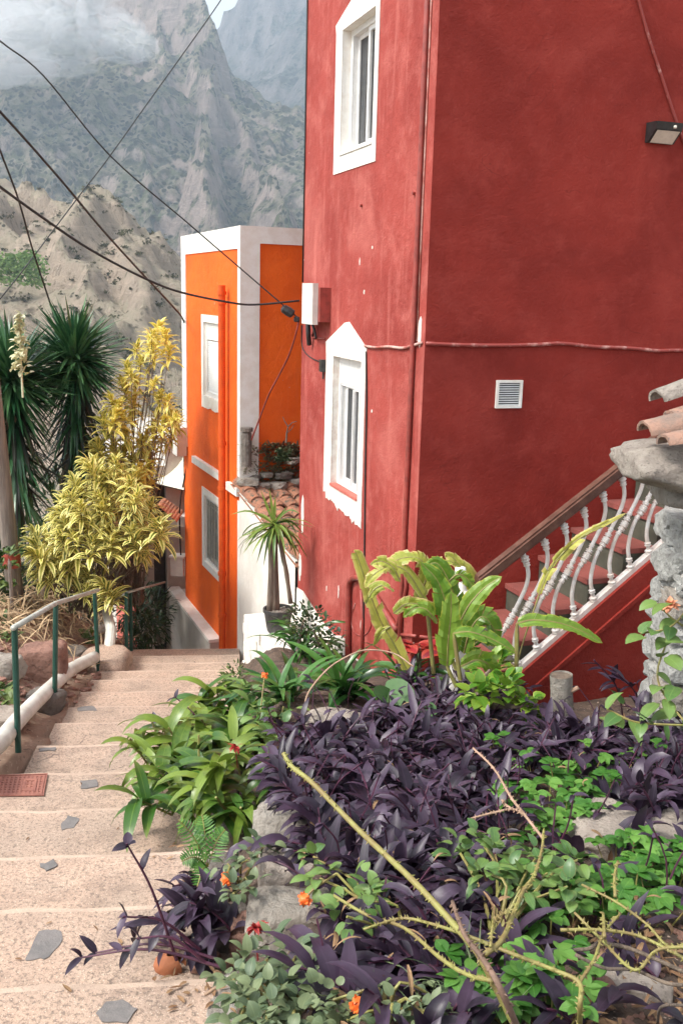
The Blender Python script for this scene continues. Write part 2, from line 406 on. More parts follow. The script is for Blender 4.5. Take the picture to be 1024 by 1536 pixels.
# concrete of the steps
mt, nt = newmat('step_concrete'); k = NT(nt); p = k.pos()
col = k.mix(k.ramp(k.noise(p, 1.1, 5, .65, .5), .35, .65), (.52, .365, .275), (.42, .315, .245))
col = k.mix(k.ramp(k.noise(p, 4.5, 6, .7), .47, .72, 0, .8), col, (.29, .21, .165))
col = k.mix(k.ramp(k.noise(p, 2.0, 6, .75, 1.0), .55, .70, 0, .55), col, (.58, .44, .34))
col = k.mix(k.ramp(k.noise(p, 62, 4, .8), .50, .59, 0, .8), col, (.20, .15, .12))
col = k.mix(k.ramp(k.vor(p, 85), .10, .22, .75, 0), col, (.74, .62, .50))
col = k.mix(k.math('MULTIPLY', k.ramp(k.vor(p, 60), .08, .16, .9, 0), k.ramp(k.noise(p, 2.2, 2), .42, .55)), col, (.16, .13, .12))
ck = k.math('MULTIPLY', k.ramp(k.vor(k.warp(k.pos((1, .8, 1)), 3, .4), 1.5, 'DISTANCE_TO_EDGE'), .0, .008, .8, 0), k.ramp(k.noise(p, 1.3, 3), .50, .60))
col = k.mix(ck, col, (.13, .10, .085))
col = k.mix(k.ramp(k.noise(k.pos((.7, 2.2, 1)), 1.6, 6, .75, 1.5), .56, .72, 0, .5), col, (.27, .20, .16))
h = k.math('ADD', k.math('MULTIPLY', k.noise(p, 90, 4, .7), .6), k.noise(p, 12, 6, .7))
k.out(col, .9, k.bump(h, .55, .02), 0, .25); MAT['step'] = mt
mt, nt = newmat('step_nosing'); k = NT(nt); p = k.pos()
col = k.mix(k.ramp(k.noise(p, 3, 6, .7), .35, .65), (.57, .425, .33), (.45, .335, .26))
col = k.mix(k.ramp(k.noise(p, 60, 3, .7), .58, .66, 0, .7), col, (.34, .25, .2))
k.out(col, .9, k.bump(k.noise(p, 40, 6, .7), .4, .015), 0, .25); MAT['nosing'] = mt
MAT['flag'] = simple('slate_inset', (.20, .18, .17), (.145, .135, .13), 12, .8, .4, 50)

# mountains
def mountmat(name, rockA, rockB, grn, dark, thr, sc=1.0, bushes=.5):
    mt, nt = newmat(name); k = NT(nt); p = k.pos((1, 1, 1)); pv = k.pos((1, 1, .22)); pz = k.pos((.15, .15, 1))
    g = k.n('ShaderNodeNewGeometry'); sp = k.n('ShaderNodeSeparateXYZ'); nt.links.new(g.outputs['Normal'], sp.inputs[0])
    rock = k.mix(k.ramp(k.noise(pv, .03 * sc, 7, .7, .4), .35, .65), rockA, rockB)
    rock = k.mix(k.ramp(k.noise(pv, .11 * sc, 6, .75), .52, .66, 0, .75), rock, dark)
    rock = k.mix(k.ramp(k.noise(pz, .12 * sc, 4, .7, .5), .52, .64, 0, .4), rock, tuple(x * 1.25 for x in rockA))
    f = k.math('ADD', sp.outputs[2], k.math('MULTIPLY', k.math('SUBTRACT', k.noise(p, .02 * sc, 6, .7), .5), 1.3))
    f = k.ramp(f, thr, thr + .22)
    gr = k.mix(k.ramp(k.noise(p, .07 * sc, 6, .75), .4, .6), grn, tuple(.5 * a + .5 * b for a, b in zip(grn, rockA)))
    b = k.math('MAXIMUM', k.ramp(k.vor(k.warp(p, .08 * sc, 9 / sc), .16 * sc), .28, .50, 1, 0), k.ramp(k.vor(k.warp(p, .04 * sc, 22 / sc), .05 * sc), .18, .55, .8, 0))
    b = k.math('MULTIPLY', b, k.ramp(k.noise(p, .022 * sc, 4, .7), .5 - bushes * .3, .66 - bushes * .3))
    gr = k.mix(b, gr, tuple(x * .20 for x in grn))
    col = k.mix(f, rock, gr)
    h = k.math('ADD', k.noise(pv, .09 * sc, 8, .75), k.math('MULTIPLY', k.noise(p, .4 * sc, 5, .7), .5))
    k.out(col, .95, k.bump(h, 1.0, 12 / sc), 0, .1); return mt
MAT['mount'] = mountmat('mountain_rock', (.46, .36, .31), (.26, .205, .18), (.115, .125, .06), (.05, .045, .04), .35, 1.0, 1.0)
MAT['mountfar'] = mountmat('far_rock', (.22, .19, .18), (.11, .10, .095), (.06, .07, .05), (.035, .035, .035), .5, .7)
MAT['hill'] = mountmat('brown_hill', (.56, .445, .345), (.43, .345, .27), (.44, .38, .28), (.19, .155, .115), .62, 5.0, .15)
MAT['ground'] = simple('valley_ground', (.15, .15, .085), (.25, .22, .15), .12, .95, .6, 2.0, spk=(1.2, .6, (.05, .065, .03)))

# ================================================================== SETTING
# ---- stairs frame: p to the right, q down the steps
SA = R(-5.6)
su = V((math.sin(SA), math.cos(SA), 0)); se = V((math.cos(SA), -math.sin(SA), 0))
def pq(P): return P[0] * se.x + P[1] * se.y, P[0] * su.x + P[1] * su.y
def fpq(p, q, z=0.0): return se * p + su * q + V((0, 0, z))
EDGE = []
q0 = pq(slope(160, 1452))[1]
for y in (1536, 1452, 1340, 1263, 1197, 1142, 1102, 1070, 1047, 1025, 1007, 995): EDGE.append(pq(slope(170, y))[1])
EDGE[0] = EDGE[1] - .62
for i in range(4): EDGE.insert(0, EDGE[0] - .62)
while EDGE[-1] < 10.0: EDGE.append(EDGE[-1] + .46)
pr1, pr2 = pq(slope(342, 1480)), pq(slope(357, 965))
def p_right(q): return pr1[0] + (pr2[0] - pr1[0]) * (q - pr1[1]) / (pr2[1] - pr1[1]) + .02
pl1, pl2 = pq(slope(40, 1138)), pq(slope(148, 1005))
pl1 = (pl1[0] + .0, pl1[1])
def p_left(q):
    if q < pl1[1]: return pl1[0] - .10 + (q - pl1[1]) * .02
    return pl1[0] + (pl2[0] - pl1[0]) * (q - pl1[1]) / (pl2[1] - pl1[1]) - .06
def zs(q): return -.22 * q - .04

st = MB()
NST = len(EDGE)
def stepbox(q0, q1, z, pl, pr, drop):
    st.k = 0; n = 7
    jit = [rnd(-.012, .012) for _ in range(n + 1)]
    xs = [pl + (pr - pl) * i / n for i in range(n + 1)]
    top0 = [fpq(x, q0, z + .0) for x in xs]
    mid = [fpq(x, q1 - .030 + jit[i] * .9, z + rnd(-.003, .003)) for i, x in enumerate(xs)]
    fr = [fpq(x, q1 + jit[i], z - .004) for i, x in enumerate(xs)]
    fr2 = [fpq(x, q1 + jit[i] + .006, z - .018) for i, x in enumerate(xs)]
    lo = [fpq(x, q1 - .008, z - drop) for x in xs]
    st.grid([top0, mid]); st.k = 1; st.grid([mid, fr, fr2]); st.k = 0; st.grid([fr2, lo])
    for e in (0, -1):
        st.face(st.p(top0[e]), st.p(mid[e]), st.p(fr[e]), st.p(fr2[e]), st.p(lo[e]), st.p(top0[e] - V((0, 0, drop))))
for i in range(1, NST):
    z = zs(EDGE[i]); zn = zs(EDGE[i + 1]) if i + 1 < NST else z - .2
    stepbox(EDGE[i - 1] - .002, EDGE[i], z, p_left(EDGE[i]), p_right(EDGE[i]), z - zn + .25)
QE = EDGE[-1]
for j in range(9):
    q = QE + .34 * (j + 1)
    stepbox(q - .345, q, zs(QE) - .20 * (j + 1) + .01, p_left(QE) - .10 * (j + 1) + .55, p_right(QE) + .05, .5)
steps = st.build('stone_steps', [MAT['step'], MAT['nosing']], label='long flight of pinkish concrete steps going down the alley', kind='structure')

def onstep(x, y):                   # a point on the tread seen at this pixel
    best = None
    for i in range(1, NST):
        z = zs(EDGE[i]); d = ray(x, y); P = CAM + d * ((z - 1.6) / d.z); q = pq(P)[1]
        if EDGE[i - 1] - .001 <= q <= EDGE[i] + .03: return P
        if best is None or abs(q - EDGE[i]) < best[0]: best = (abs(q - EDGE[i]), P)
    return best[1]
# slate insets in the treads
for k_, poly in enumerate(([(38, 1440), (62, 1396), (86, 1394), (96, 1413), (74, 1436), (52, 1441)], [(145, 1518), (160, 1503), (186, 1503), (203, 1516), (190, 1533), (152, 1534)],
             [(120, 1172), (144, 1170), (148, 1180), (122, 1184)], [(92, 1234), (104, 1225), (119, 1227), (112, 1242), (95, 1245)], [(60, 1297), (82, 1290), (86, 1300), (70, 1306)],
             [(58, 1123), (84, 1121), (82, 1126), (60, 1127)], [(116, 1062), (142, 1059), (146, 1066), (118, 1067)])):
    mb = MB(); c = onstep(sum(a for a, b in poly) / len(poly), sum(b for a, b in poly) / len(poly)); z = c.z
    pts = []
    for a, b in poly:
        d = ray(a, b); pts.append(CAM + d * ((z - 1.6) / d.z))
    pts2 = []
    for i in range(len(pts)):
        a, b = pts[i], pts[(i + 1) % len(pts)]
        for t in (0, .33, .66): pts2.append(a.lerp(b, t) + V((rnd(-.008, .008), rnd(-.008, .008), 0)))
    a = [mb.p(q + V((0, 0, .004))) for q in pts2]; b = [mb.p(q - V((0, 0, .02))) for q in pts2]
    mb.face(*a)
    for i in range(len(a)): mb.face(a[i], b[i], b[(i + 1) % len(a)], a[(i + 1) % len(a)])
    mb.build('slate_inset', MAT['flag'], steps)

# ---- ground
def gnoise(x, y, s=1.0): return noise.noise(V((x * s, y * s, 3.7)))
def smooth(t): t = max(0, min(1, t)); return t * t * (3 - 2 * t)
def ground_z(X, Y):
    p, q = pq((X, Y)); ql = q if q > .0 else q * 1.0
    base = -.22 * min(max(ql, -8), 11.2)
    if q > 11.2: base -= .95 * (q - 11.2)
    dl = p_left(min(max(q, 0), 12)) - p
    if dl > -.02:
        base += -.06 + .62 * smooth(dl / 1.15) * smooth((q - 4.6) / 2.0) + .05 * gnoise(X, Y, 2.2) + .03 * gnoise(X, Y, 6)
        if dl > 2.2: base -= .35 * (dl - 2.2)
    else: base -= .55
    far = -56 + 3 * gnoise(X, Y, .01)
    if base < far: base = far
    return base
def axis(a, b, st, far):
    r = []; x = a
    while x <= b: r.append(x); x += st
    s = st; x = b; hi = []
    while x < far: s *= 1.22; x += s; hi.append(x)
    s = st; x = a; lo = []
    while x > -far: s *= 1.22; x -= s; lo.append(x)
    return lo[::-1] + r + hi
mb = MB(); xs = axis(-6, -.2, .10, 3300); ys = axis(3, 13.5, .12, 3300)
mb.grid([[V((x, y, ground_z(x, y))) for x in xs] for y in ys])
mb.build('ground', [MAT['litter']], smooth=True, label='dry earth slope beside the steps falling away into the valley', kind='structure', origin=(0, 0, 0))
# two-tone ground: litter near, valley scrub far
mt, nt = newmat('ground_mix'); k = NT(nt); p = k.pos()
near = k.mix(k.ramp(k.noise(p, 3, 6, .7), .35, .65), (.44, .31, .23), (.30, .20, .145))
near = k.mix(k.ramp(k.noise(p, 26, 4, .7), .58, .66), near, (.58, .44, .33))
near = k.mix(k.ramp(k.noise(p, 18, 4, .7), .60, .68), near, (.10, .07, .05))
farc = k.mix(k.ramp(k.noise(p, .10, 7, .7), .4, .6), (.17, .16, .09), (.30, .255, .17))
farc = k.mix(k.ramp(k.vor(p, .35), .25, .5, 1, 0), farc, (.055, .075, .03))
g = k.n('ShaderNodeNewGeometry'); sp = k.n('ShaderNodeSeparateXYZ'); nt.links.new(g.outputs['Position'], sp.inputs[0])
k.out(k.mix(k.ramp(sp.outputs[2], -9, -5), farc, near), .95, k.bump(k.noise(p, 14, 7, .75), .9, .05), 0, .15)
bpy.data.objects['ground'].data.materials[0] = mt

# garden bed
def bed_left(q): return p_right(q) + .03
def bed_z(X, Y):
    p, q = pq((X, Y)); d = p - bed_left(q)
    z = .28 - .22 * Y + .05 * gnoise(X, Y, 1.6) + .025 * gnoise(X, Y, 5)
    if d < .30: z -= .34 * (1 - smooth((d + .02) / .30))
    return z
rows = []
for i in range(96):
    q = -.8 + i * .108; row = []
    for j in range(70):
        p = bed_left(q) - .02 + (j * .035 if j < 16 else .56 + (j - 16) * .075)
        P = fpq(p, q); row.append(V((P.x, P.y, bed_z(P.x, P.y))))
    rows.append(row)
mb = MB(); mb.grid(rows)
mb.build('garden_soil', MAT['soil'], smooth=True, label='brown soil of the raised planting bed beside the steps', kind='structure')
def bed(x, y, o=0.0):
    d = ray(x, y); t = 1.2
    while t < 11:
        P = CAM + d * (t / d.y)
        if P.z < bed_z(P.x, P.y) + o: return P
        t += .02
    return P

# ---- mountains (numpy height fields built from crest lines)
def vn(x, y, seed):
    xi = np.floor(x).astype(np.int64); yi = np.floor(y).astype(np.int64); fx = x - xi; fy = y - yi
    def h(a, b):
        n = (a * 374761393 + b * 668265263 + seed * 974634777) & 0x7fffffff
        n = ((n ^ (n >> 13)) * 1274126177) & 0x7fffffff
        return ((n ^ (n >> 16)) & 0xffff) / 65535.0
    u = fx * fx * fx * (fx * (fx * 6 - 15) + 10); w = fy * fy * fy * (fy * (fy * 6 - 15) + 10)
    return (h(xi, yi) * (1 - u) + h(xi + 1, yi) * u) * (1 - w) + (h(xi, yi + 1) * (1 - u) + h(xi + 1, yi + 1) * u) * w
def fbm(x, y, seed, o=5, ridged=False):
    r = 0; a = .5
    for i in range(o):
        n = vn(x * 2 ** i + 17 * i, y * 2 ** i - 9 * i, seed + i)
        r = r + a * ((1 - np.abs(2 * n - 1)) if ridged else n); a *= .5
    return r
def massif(name, x0, x1, y0, y1, st, crests, k1, w1, k2, amp, sc, mat, label, floor=-60, cliff=0.0, rough2=.5):
    X, Y = np.meshgrid(np.arange(x0, x1, st), np.arange(y0, y1, st)); H = np.full(X.shape, -500.0)
    wx = X + (fbm(X / sc * 1.3, Y / sc * 1.3, 5, 4) - .5) * sc * .55; wy = Y + (fbm(X / sc * 1.3 + 50, Y / sc * 1.3, 9, 4) - .5) * sc * .55
    for cr in crests:
        for a, b in zip(cr[:-1], cr[1:]):
            dx, dy = b.x - a.x, b.y - a.y; L2 = dx * dx + dy * dy + 1e-6
            t = np.clip(((wx - a.x) * dx + (wy - a.y) * dy) / L2, 0, 1)
            d = np.hypot(wx - a.x - t * dx, wy - a.y - t * dy); z = a.z + t * (b.z - a.z)
            H = np.maximum(H, z - np.where(d < w1, d * k1, w1 * k1 + (d - w1) * k2))
    n = fbm(X / sc, Y / sc, 21, 6, True)
    H = H + (n - .75) * amp + (fbm(X / sc * 5, Y / sc * 5, 33, 4) - .5) * amp * .25 + (fbm(wx / sc * 3.7, wy / sc * 3.7, 61, 5, True) - .62) * amp * rough2
    if cliff: 
        q = H / cliff + fbm(X / sc, Y / sc, 77, 3) * 1.5; f = q - np.floor(q)
        H = H + cliff * (.5 * (f * f * (3 - 2 * f)) - .5 * f)
    H = np.maximum(H, floor)
    ny, nx = X.shape; mb = MB()
    mb.v = list(zip(X.ravel().tolist(), Y.ravel().tolist(), H.ravel().tolist())); mb.c = [(.5, 0, 0)] * len(mb.v)
    hr = H.ravel()
    for i in range(ny - 1):
        for j in range(nx - 1):
            a = i * nx + j
            if max(hr[a], hr[a + 1], hr[a + nx], hr[a + nx + 1]) > floor + .01: mb.face(a, a + 1, a + nx + 1, a + nx)
    mb.mi = [0] * len(mb.f)
    mb.build(name, mat, smooth=True, label=label, kind='structure', origin=(0, 0, 0))
    return X, Y, H
A_ = at
massif('mountain', -820, 90, 560, 1620, 3.3, [
    [A_(-420, -120, 1500), A_(-200, -150, 1480), A_(0, -125, 1450), A_(120, -105, 1420), A_(220, -70, 1380), A_(276, -34, 1330), A_(300, 8, 1290), A_(310, 34, 1270)],
    [A_(308, 52, 1270), A_(322, 78, 1200), A_(340, 100, 1190), A_(372, 142, 1170), A_(404, 182, 1150), A_(440, 215, 1140), A_(520, 300, 1120)],
    [A_(322, 78, 1200), A_(322, 150, 1100), A_(312, 235, 950), A_(345, 300, 820), A_(420, 370, 720)],
    [A_(372, 142, 1170), A_(395, 220, 1020), A_(430, 290, 880), A_(470, 340, 800)],
    [A_(120, -70, 1420), A_(136, 58, 1290), A_(112, 150, 1180), A_(120, 230, 1020), A_(170, 330, 840), A_(240, 400, 700)],
    [A_(220, -30, 1380), A_(240, 40, 1300), A_(250, 110, 1230), A_(215, 190, 1100), A_(235, 290, 930)],
    [A_(0, -90, 1450), A_(20, 90, 1300), A_(0, 190, 1120), A_(30, 270, 900)],
    [A_(-200, -120, 1480), A_(-160, 100, 1250), A_(-120, 230, 1000)],
    ], 2.6, 38, .62, 62, 120, MAT['mount'], 'grey misty massif with bare cliffs and scrub covered spurs', cliff=34)
massif('far_mountain', -760, 420, 1750, 2700, 9, [
    [A_(200, 60, 2350), A_(280, 56, 2330), A_(314, 36, 2300), A_(345, 14, 2280), A_(366, -2, 2260), A_(430, -60, 2230), A_(560, -140, 2200), A_(700, -160, 2200)],
    [A_(345, 14, 2280), A_(350, 120, 2150), A_(330, 200, 1950)],
    [A_(430, -60, 2230), A_(425, 60, 2080), A_(440, 200, 1850)],
    [A_(395, -30, 2240), A_(390, 80, 2120), A_(385, 190, 1900)],
    ], 2.2, 70, .8, 95, 190, MAT['mountfar'], 'distant blue ridge fading into haze behind the nearer peak', cliff=60)
HX, HY, HH = massif('hillside', -330, 60, 120, 430, 1.6, [
    [A_(-160, 200, 345), A_(-60, 246, 330), A_(0, 256, 320), A_(30, 266, 315), A_(62, 284, 310), A_(97, 293, 305), A_(128, 276, 292), A_(160, 296, 285), A_(200, 340, 275), A_(240, 381, 265), A_(272, 412, 255), A_(340, 480, 240), A_(460, 600, 220)],
    [A_(128, 276, 292), A_(110, 360, 240), A_(150, 470, 190), A_(190, 580, 150)],
    [A_(0, 256, 320), A_(-60, 380, 250), A_(-20, 560, 170)],
    [A_(200, 340, 275), A_(225, 450, 215), A_(250, 600, 165)],
    ], 1.0, 8, .62, 15, 30, MAT['hill'], 'bare tan hillside with terraced slope and scattered shrubs across the valley', floor=-58)
# shrubs dotted over the brown hill
mb = MB(); cnt = 0; hy, hx = HX.shape
hillpix = []
while cnt < 1000:
    i, j = random.randrange(hy), random.randrange(hx)
    P = V((HX[i, j], HY[i, j], HH[i, j]))
    if P.z < -54: continue
    x, y = topix(P)
    if not (-60 < x < 300 and 230 < y < 790): continue
    g = gnoise(P.x, P.z * 2, .045)
    if g < -.02 and random.random() < .78: continue
    cnt += 1; s = (rnd(.6, 1.9) * (1.3 if g > .25 else 1)) if cnt % 3 == 0 else rnd(.3, .9)
    for _ in range(int(10 + 22 * s)):
        u = V((random.gauss(0, 1), random.gauss(0, 1), abs(random.gauss(0, .7)))) * s * .55; c = P + u; L = rnd(.25, .55) * (.6 + .3 * s)
        a = V((rnd(-1, 1), rnd(-1, 1), rnd(-.3, 1))).normalized() * L; b = a.cross(V((rnd(-1, 1), rnd(-1, 1), rnd(-1, 1)))).normalized() * L * .8
        mb.face(mb.p(c - a), mb.p(c + b), mb.p(c + a)); mb.face(mb.p(c - b), mb.p(c + a * .6), mb.p(c + b))
mt, nt = newmat('hill_shrub'); k = NT(nt); p = k.pos()
k.out(k.mix(k.ramp(k.noise(p, 1.1, 4, .7), .35, .65), (.075, .085, .04), (.17, .15, .085)), .95, k.bump(k.noise(p, 3, 5, .8), 1, .5), 0, .1)
mb.build('hillside_scrub', mt, smooth=False, label='small dark shrubs scattered over the tan hillside', cat='scrub', kind='stuff', origin=(0, 0, 0))
# green grove low on the hill
mb = MB()
for _ in range(60):
    P = A_(rnd(-30, 58), rnd(385, 425), 232)
    for k_ in range(26):
        c = P + V((rnd(-2.2, 2.2), rnd(-2, 2), rnd(-1.2, 1.4)))
        mb.quad(c, c + V((rnd(-.7, .7), rnd(-.4, .4), rnd(.2, .6))), c + V((rnd(.2, .9), rnd(-.4, .4), rnd(-.3, .7))), c + V((rnd(.2, .7), 0, rnd(-.5, .1))), (random.random(), 0, .2))
mt = leafmat('grove_leaves', (.08, .16, .03), (.20, .30, .08), rough=.7)
mb.build('tree_grove', mt, label='patch of bright green trees low on the tan hillside at the left edge', cat='grove', kind='stuff', origin=(0, 0, 0))

# ---- haze and mist
mt, nt = newmat('haze'); k = NT(nt)
pv = k.n('ShaderNodeVolumePrincipled'); pv.inputs['Color'].default_value = (.68, .83, 1.0, 1); pv.inputs['Density'].default_value = .00027
pv.inputs['Anisotropy'].default_value = .2
o = k.n('ShaderNodeOutputMaterial'); nt.links.new(pv.outputs[0], o.inputs['Volume'])
mb = MB(); mb.box((-3600, -3600, -66), (7200, 0, 0), (0, 7200, 0), (0, 0, 66 + 960))
mb.build('haze', mt, label='pale blue haze filling the valley air', kind='stuff', origin=(0, 0, -66))
mt, nt = newmat('mist'); k = NT(nt)
pv = k.n('ShaderNodeVolumePrincipled'); pv.inputs['Color'].default_value = (.97, .98, 1, 1); pv.inputs['Density'].default_value = .014
o = k.n('ShaderNodeOutputMaterial'); nt.links.new(pv.outputs[0], o.inputs['Volume'])
for k_, (puffs, lab) in enumerate((
    ([(-10, 10, 1050, 85, 70, 45), (20, 45, 1020, 60, 60, 26), (70, 62, 1060, 55, 50, 18), (45, 80, 1070, 60, 50, 22), (110, 66, 1060, 45, 45, 13), (-40, -30, 1100, 140, 80, 60), (0, 95, 1030, 60, 50, 22), (90, 50, 1040, 40, 40, 12), (130, 74, 1080, 36, 36, 10), (30, 20, 1030, 50, 50, 24), (70, 20, 1060, 46, 40, 20)], 'bank of white mist clinging to the cliff at the upper left corner'),
    ([(172, 50, 1080, 32, 40, 17), (196, 66, 1060, 26, 34, 12), (160, 34, 1100, 26, 30, 15), (185, 78, 1090, 26, 30, 10), (150, 62, 1090, 30, 30, 11), (205, 80, 1070, 18, 30, 7)], 'small torn wisp of mist drifting before the cliff spire'))):
    mb = MB()
    for x, y, Y, a, b, c in puffs: mb.blob(A_(x, y, Y), a, b, c, x * .1 + y)
    mb.build('mist', mt, smooth=True, label=lab, cat='mist', kind='stuff')

# ================================================================== RED HOUSE
AZ = R(-19.3)
C0 = at(640, 440, 6.6); C0 = V((C0.x, C0.y))
FL = Frame(C0, AZ, 1)                      # window side: s away from the corner, n to the left
FR = Frame(C0, AZ + PI / 2, -1)            # wall to the right of the corner
FR.n = V((-FL.d.x, -FL.d.y, 0))
LEN = 2.87
def cells(mb, fr, s0, s1, z0, z1, holes, depth):
    ss = sorted({s0, s1, *[h[0] for h in holes], *[h[1] for h in holes]}); zz = sorted({z0, z1, *[h[2] for h in holes], *[h[3] for h in holes]})
    for a, b in zip(ss[:-1], ss[1:]):
        for c, d in zip(zz[:-1], zz[1:]):
            if any(h[0] <= a and b <= h[1] and h[2] <= c and d <= h[3] for h in holes): continue
            n = max(1, int((d - c) / .5)); 
            mb.quad(fr.pt(a, c), fr.pt(b, c), fr.pt(b, d), fr.pt(a, d))
def reveal(mb, fr, h, depth):
    a, b, c, d = h
    for (p, q) in (((a, c), (b, c)), ((b, c), (b, d)), ((b, d), (a, d)), ((a, d), (a, c))):
        mb.quad(fr.pt(*p), fr.pt(*q), fr.pt(*q, -depth), fr.pt(*p, -depth))
red = thing('red_house', (C0.x, C0.y, -2.6), 'tall dark red rendered house with white trimmed windows filling the right of the view', 'house')
HU = (1.115, 1.86, 2.70, 3.65); HLW = (1.205, 1.90, -.05, 1.08)
ZT, ZB = 5.6, -3.2
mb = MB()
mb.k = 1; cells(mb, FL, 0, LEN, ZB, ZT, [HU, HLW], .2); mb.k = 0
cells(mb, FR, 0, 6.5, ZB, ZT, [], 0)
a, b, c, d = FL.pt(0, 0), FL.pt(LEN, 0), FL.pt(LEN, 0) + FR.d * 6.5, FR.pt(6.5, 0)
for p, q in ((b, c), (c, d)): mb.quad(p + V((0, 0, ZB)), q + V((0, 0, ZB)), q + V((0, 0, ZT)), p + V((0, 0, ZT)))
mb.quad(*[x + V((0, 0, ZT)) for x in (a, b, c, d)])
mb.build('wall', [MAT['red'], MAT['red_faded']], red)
mb = MB(); mb.fbox(FL, -.08, LEN + .08, ZT, ZT + .14, -.3, .08); mb.fbox(FR, .3, 6.5, ZT, ZT + .14, -.3, .08)
mb.build('cornice', MAT['trim'], red)

def jag(s0, s1, z, amp, n):
    return [(s0 + (s1 - s0) * i / n, z + (rnd(-amp, amp * .2) if 0 < i < n else 0)) for i in range(n + 1)]
def red_window(h, depth, gable, peak, ragged, roller, name_label):
    s0, s1, z0, z1 = h
    w = MB()                                # outer frame
    t = .045
    for a in ((s0, s1, z0, z0 + t), (s0, s1, z1 - t, z1), (s0, s0 + t, z0 + t, z1 - t), (s1 - t, s1, z0 + t, z1 - t)): w.fbox(FL, *a, -depth, -depth + .06)
    top = z1 - t
    if roller: top = z1 - .23
    sm = (s0 + s1) / 2
    for a, oo in ((s0 + t, .018), (sm - .02, .018), (sm + .024, -.012), (s1 - t - .038, -.012)):
        w.fbox(FL, a, a + .038, z0 + t, top, -depth + oo, -depth + oo + .026)
    for a, b, oo in ((s0 + t + .038, sm - .02, .018), (sm + .062, s1 - t - .038, -.012)):
        w.fbox(FL, a, b, z0 + t, z0 + t + .04, -depth + oo, -depth + oo + .026); w.fbox(FL, a, b, top - .035, top, -depth + oo, -depth + oo + .026)
    wo = w.build('window', MAT['frame'], red); wo['label'] = name_label
    g = MB()
    g.quad(FL.pt(s0 + t, z0 + t, -depth + .024), FL.pt(sm, z0 + t, -depth + .024), FL.pt(sm, top, -depth + .024), FL.pt(s0 + t, top, -depth + .024))
    g.quad(FL.pt(sm, z0 + t, -depth + .004), FL.pt(s1 - t, z0 + t, -depth + .004), FL.pt(s1 - t, top, -depth + .004), FL.pt(sm, top, -depth + .004))
    g.build('pane', MAT['glass'], wo)
    if roller:
        b = MB(); b.fbox(FL, s0 + t, s1 - t, z1 - .225, z1 - t, -depth + .01, -depth + .055)
        b.fbox(FL, s0 + t, s1 - t, z1 - .245, z1 - .228, -depth + .02, -depth + .05)
        b.build('roller_box', MAT['frame'], wo)
        # narrow vertical shutter guides / bars
        b = MB()
        for i in range(4):
            s = s0 + .13 + i * (s1 - s0 - .2) / 3.4
            b.tube([FL.pt(s, z0 + .05, -depth + .075), FL.pt(s, z1 - .25, -depth + .075)], .007, 6)
        b.build('window_bar', MAT['frame'], wo)
    # surround: reveals + proud trim with a peaked head
    r = MB(); reveal(r, FL, h, depth)
    tn, tf = (.075, .155) if not roller else (.10, .20)
    zb = z0 - .10
    o = .007
    r.prism(FL, [(s0 - tn, z0 - .001), (s0, z0 - .001), (s0, z1), (s0 - tn, z1)], .001, o)
    r.prism(FL, [(s1, z0 - .001), (s1 + tf, z0 - .001), (s1 + tf, z1), (s1, z1)], .001, o)
    pts = [(s0 - tn, z1 + .0005), (s1 + tf, z1 + .0005), (s1 + tf + .02, z1 + gable), ((s0 + s1) / 2 + .02 + .06, z1 + peak), ((s0 + s1) / 2 - .03, z1 + peak + .01), (s0 - tn - .01, z1 + gable)]
    r.prism(FL, pts, .001, o)
    if ragged:
        n = 64; bot = []
        for i in range(n + 1):
            s = s0 - tn + (s1 + tf - s0 + tn) * i / n
            dz = .21 - .10 * i / n
            bot.append((s + rnd(-.004, .004), z0 - dz + .05 * noise.noise(V((s * 9, 1, 0))) + .025 * noise.noise(V((s * 31, 5, 0))) - (rnd(.01, .05) if random.random() < .2 else 0) + rnd(-.006, .006)))
        r.prism(FL, bot + [(s1 + tf, z0 - .0015), (s0 - tn, z0 - .0015)], .001, o)
    else:
        r.prism(FL, [(s0 - tn, zb - .03), (s1 + tf, zb - .03), (s1 + tf, z0 - .0015), (s0 - tn, z0 - .0015)], .001, o)
    r.build('window_surround', MAT['peel'] if ragged else MAT['trim'], wo)
    sl = MB()
    sl.fbox(FL, s0 + .001, s1 - .001, z0 + .001, z0 + .022, -depth + .061, .018)
    sl.build('sill', MAT['sill_red'] if ragged else MAT['trim'], wo)
red_window(HU, .13, .07, .20, False, False, 'upper sliding window in a deep white reveal')
red_window(HLW, .11, .11, .29, True, True, 'lower window with a roller box and ragged peeling white paint below')
# white plaster patches where paint came off
for s, z, a, b in ((.085, 1.36, .035, .12), (2.74, -.52, .045, .20), (2.80, -1.05, .06, .16), (1.62, -.95, .014, .06), (2.02, .55, .012, .10), (1.03, -1.05, .02, .06), (1.33, -1.02, .015, .05), (1.95, -1.02, .012, .03), (.95, .72, .012, .015), (1.2, 1.62, .012, .02), (1.32, 1.85, .008, .03), (1.05, 1.95, .012, .012)):
    mb = MB(); n = 14
    mb.prism(FL, [(s + a * math.cos(2 * PI * i / n) * rnd(.65, 1.15), z + b * math.sin(2 * PI * i / n) * rnd(.65, 1.15)) for i in range(n)], -.002, .004)
    mb.build('bare_patch', MAT['peel'], red)
# pale render foot at the far end, flaring to the ground
mb = MB(); n = 12; line = [FL.hit(447 + 95 * i / n, 878 + 118 * i / n + rnd(-8, 8)) for i in range(n + 1)]
mb.prism(FL, [(LEN + .004, -3), (LEN + .004, line[0][1])] + line + [(line[-1][0], -3)], .001, .012)
mb.build('bare_patch', MAT['whitewash'], red)
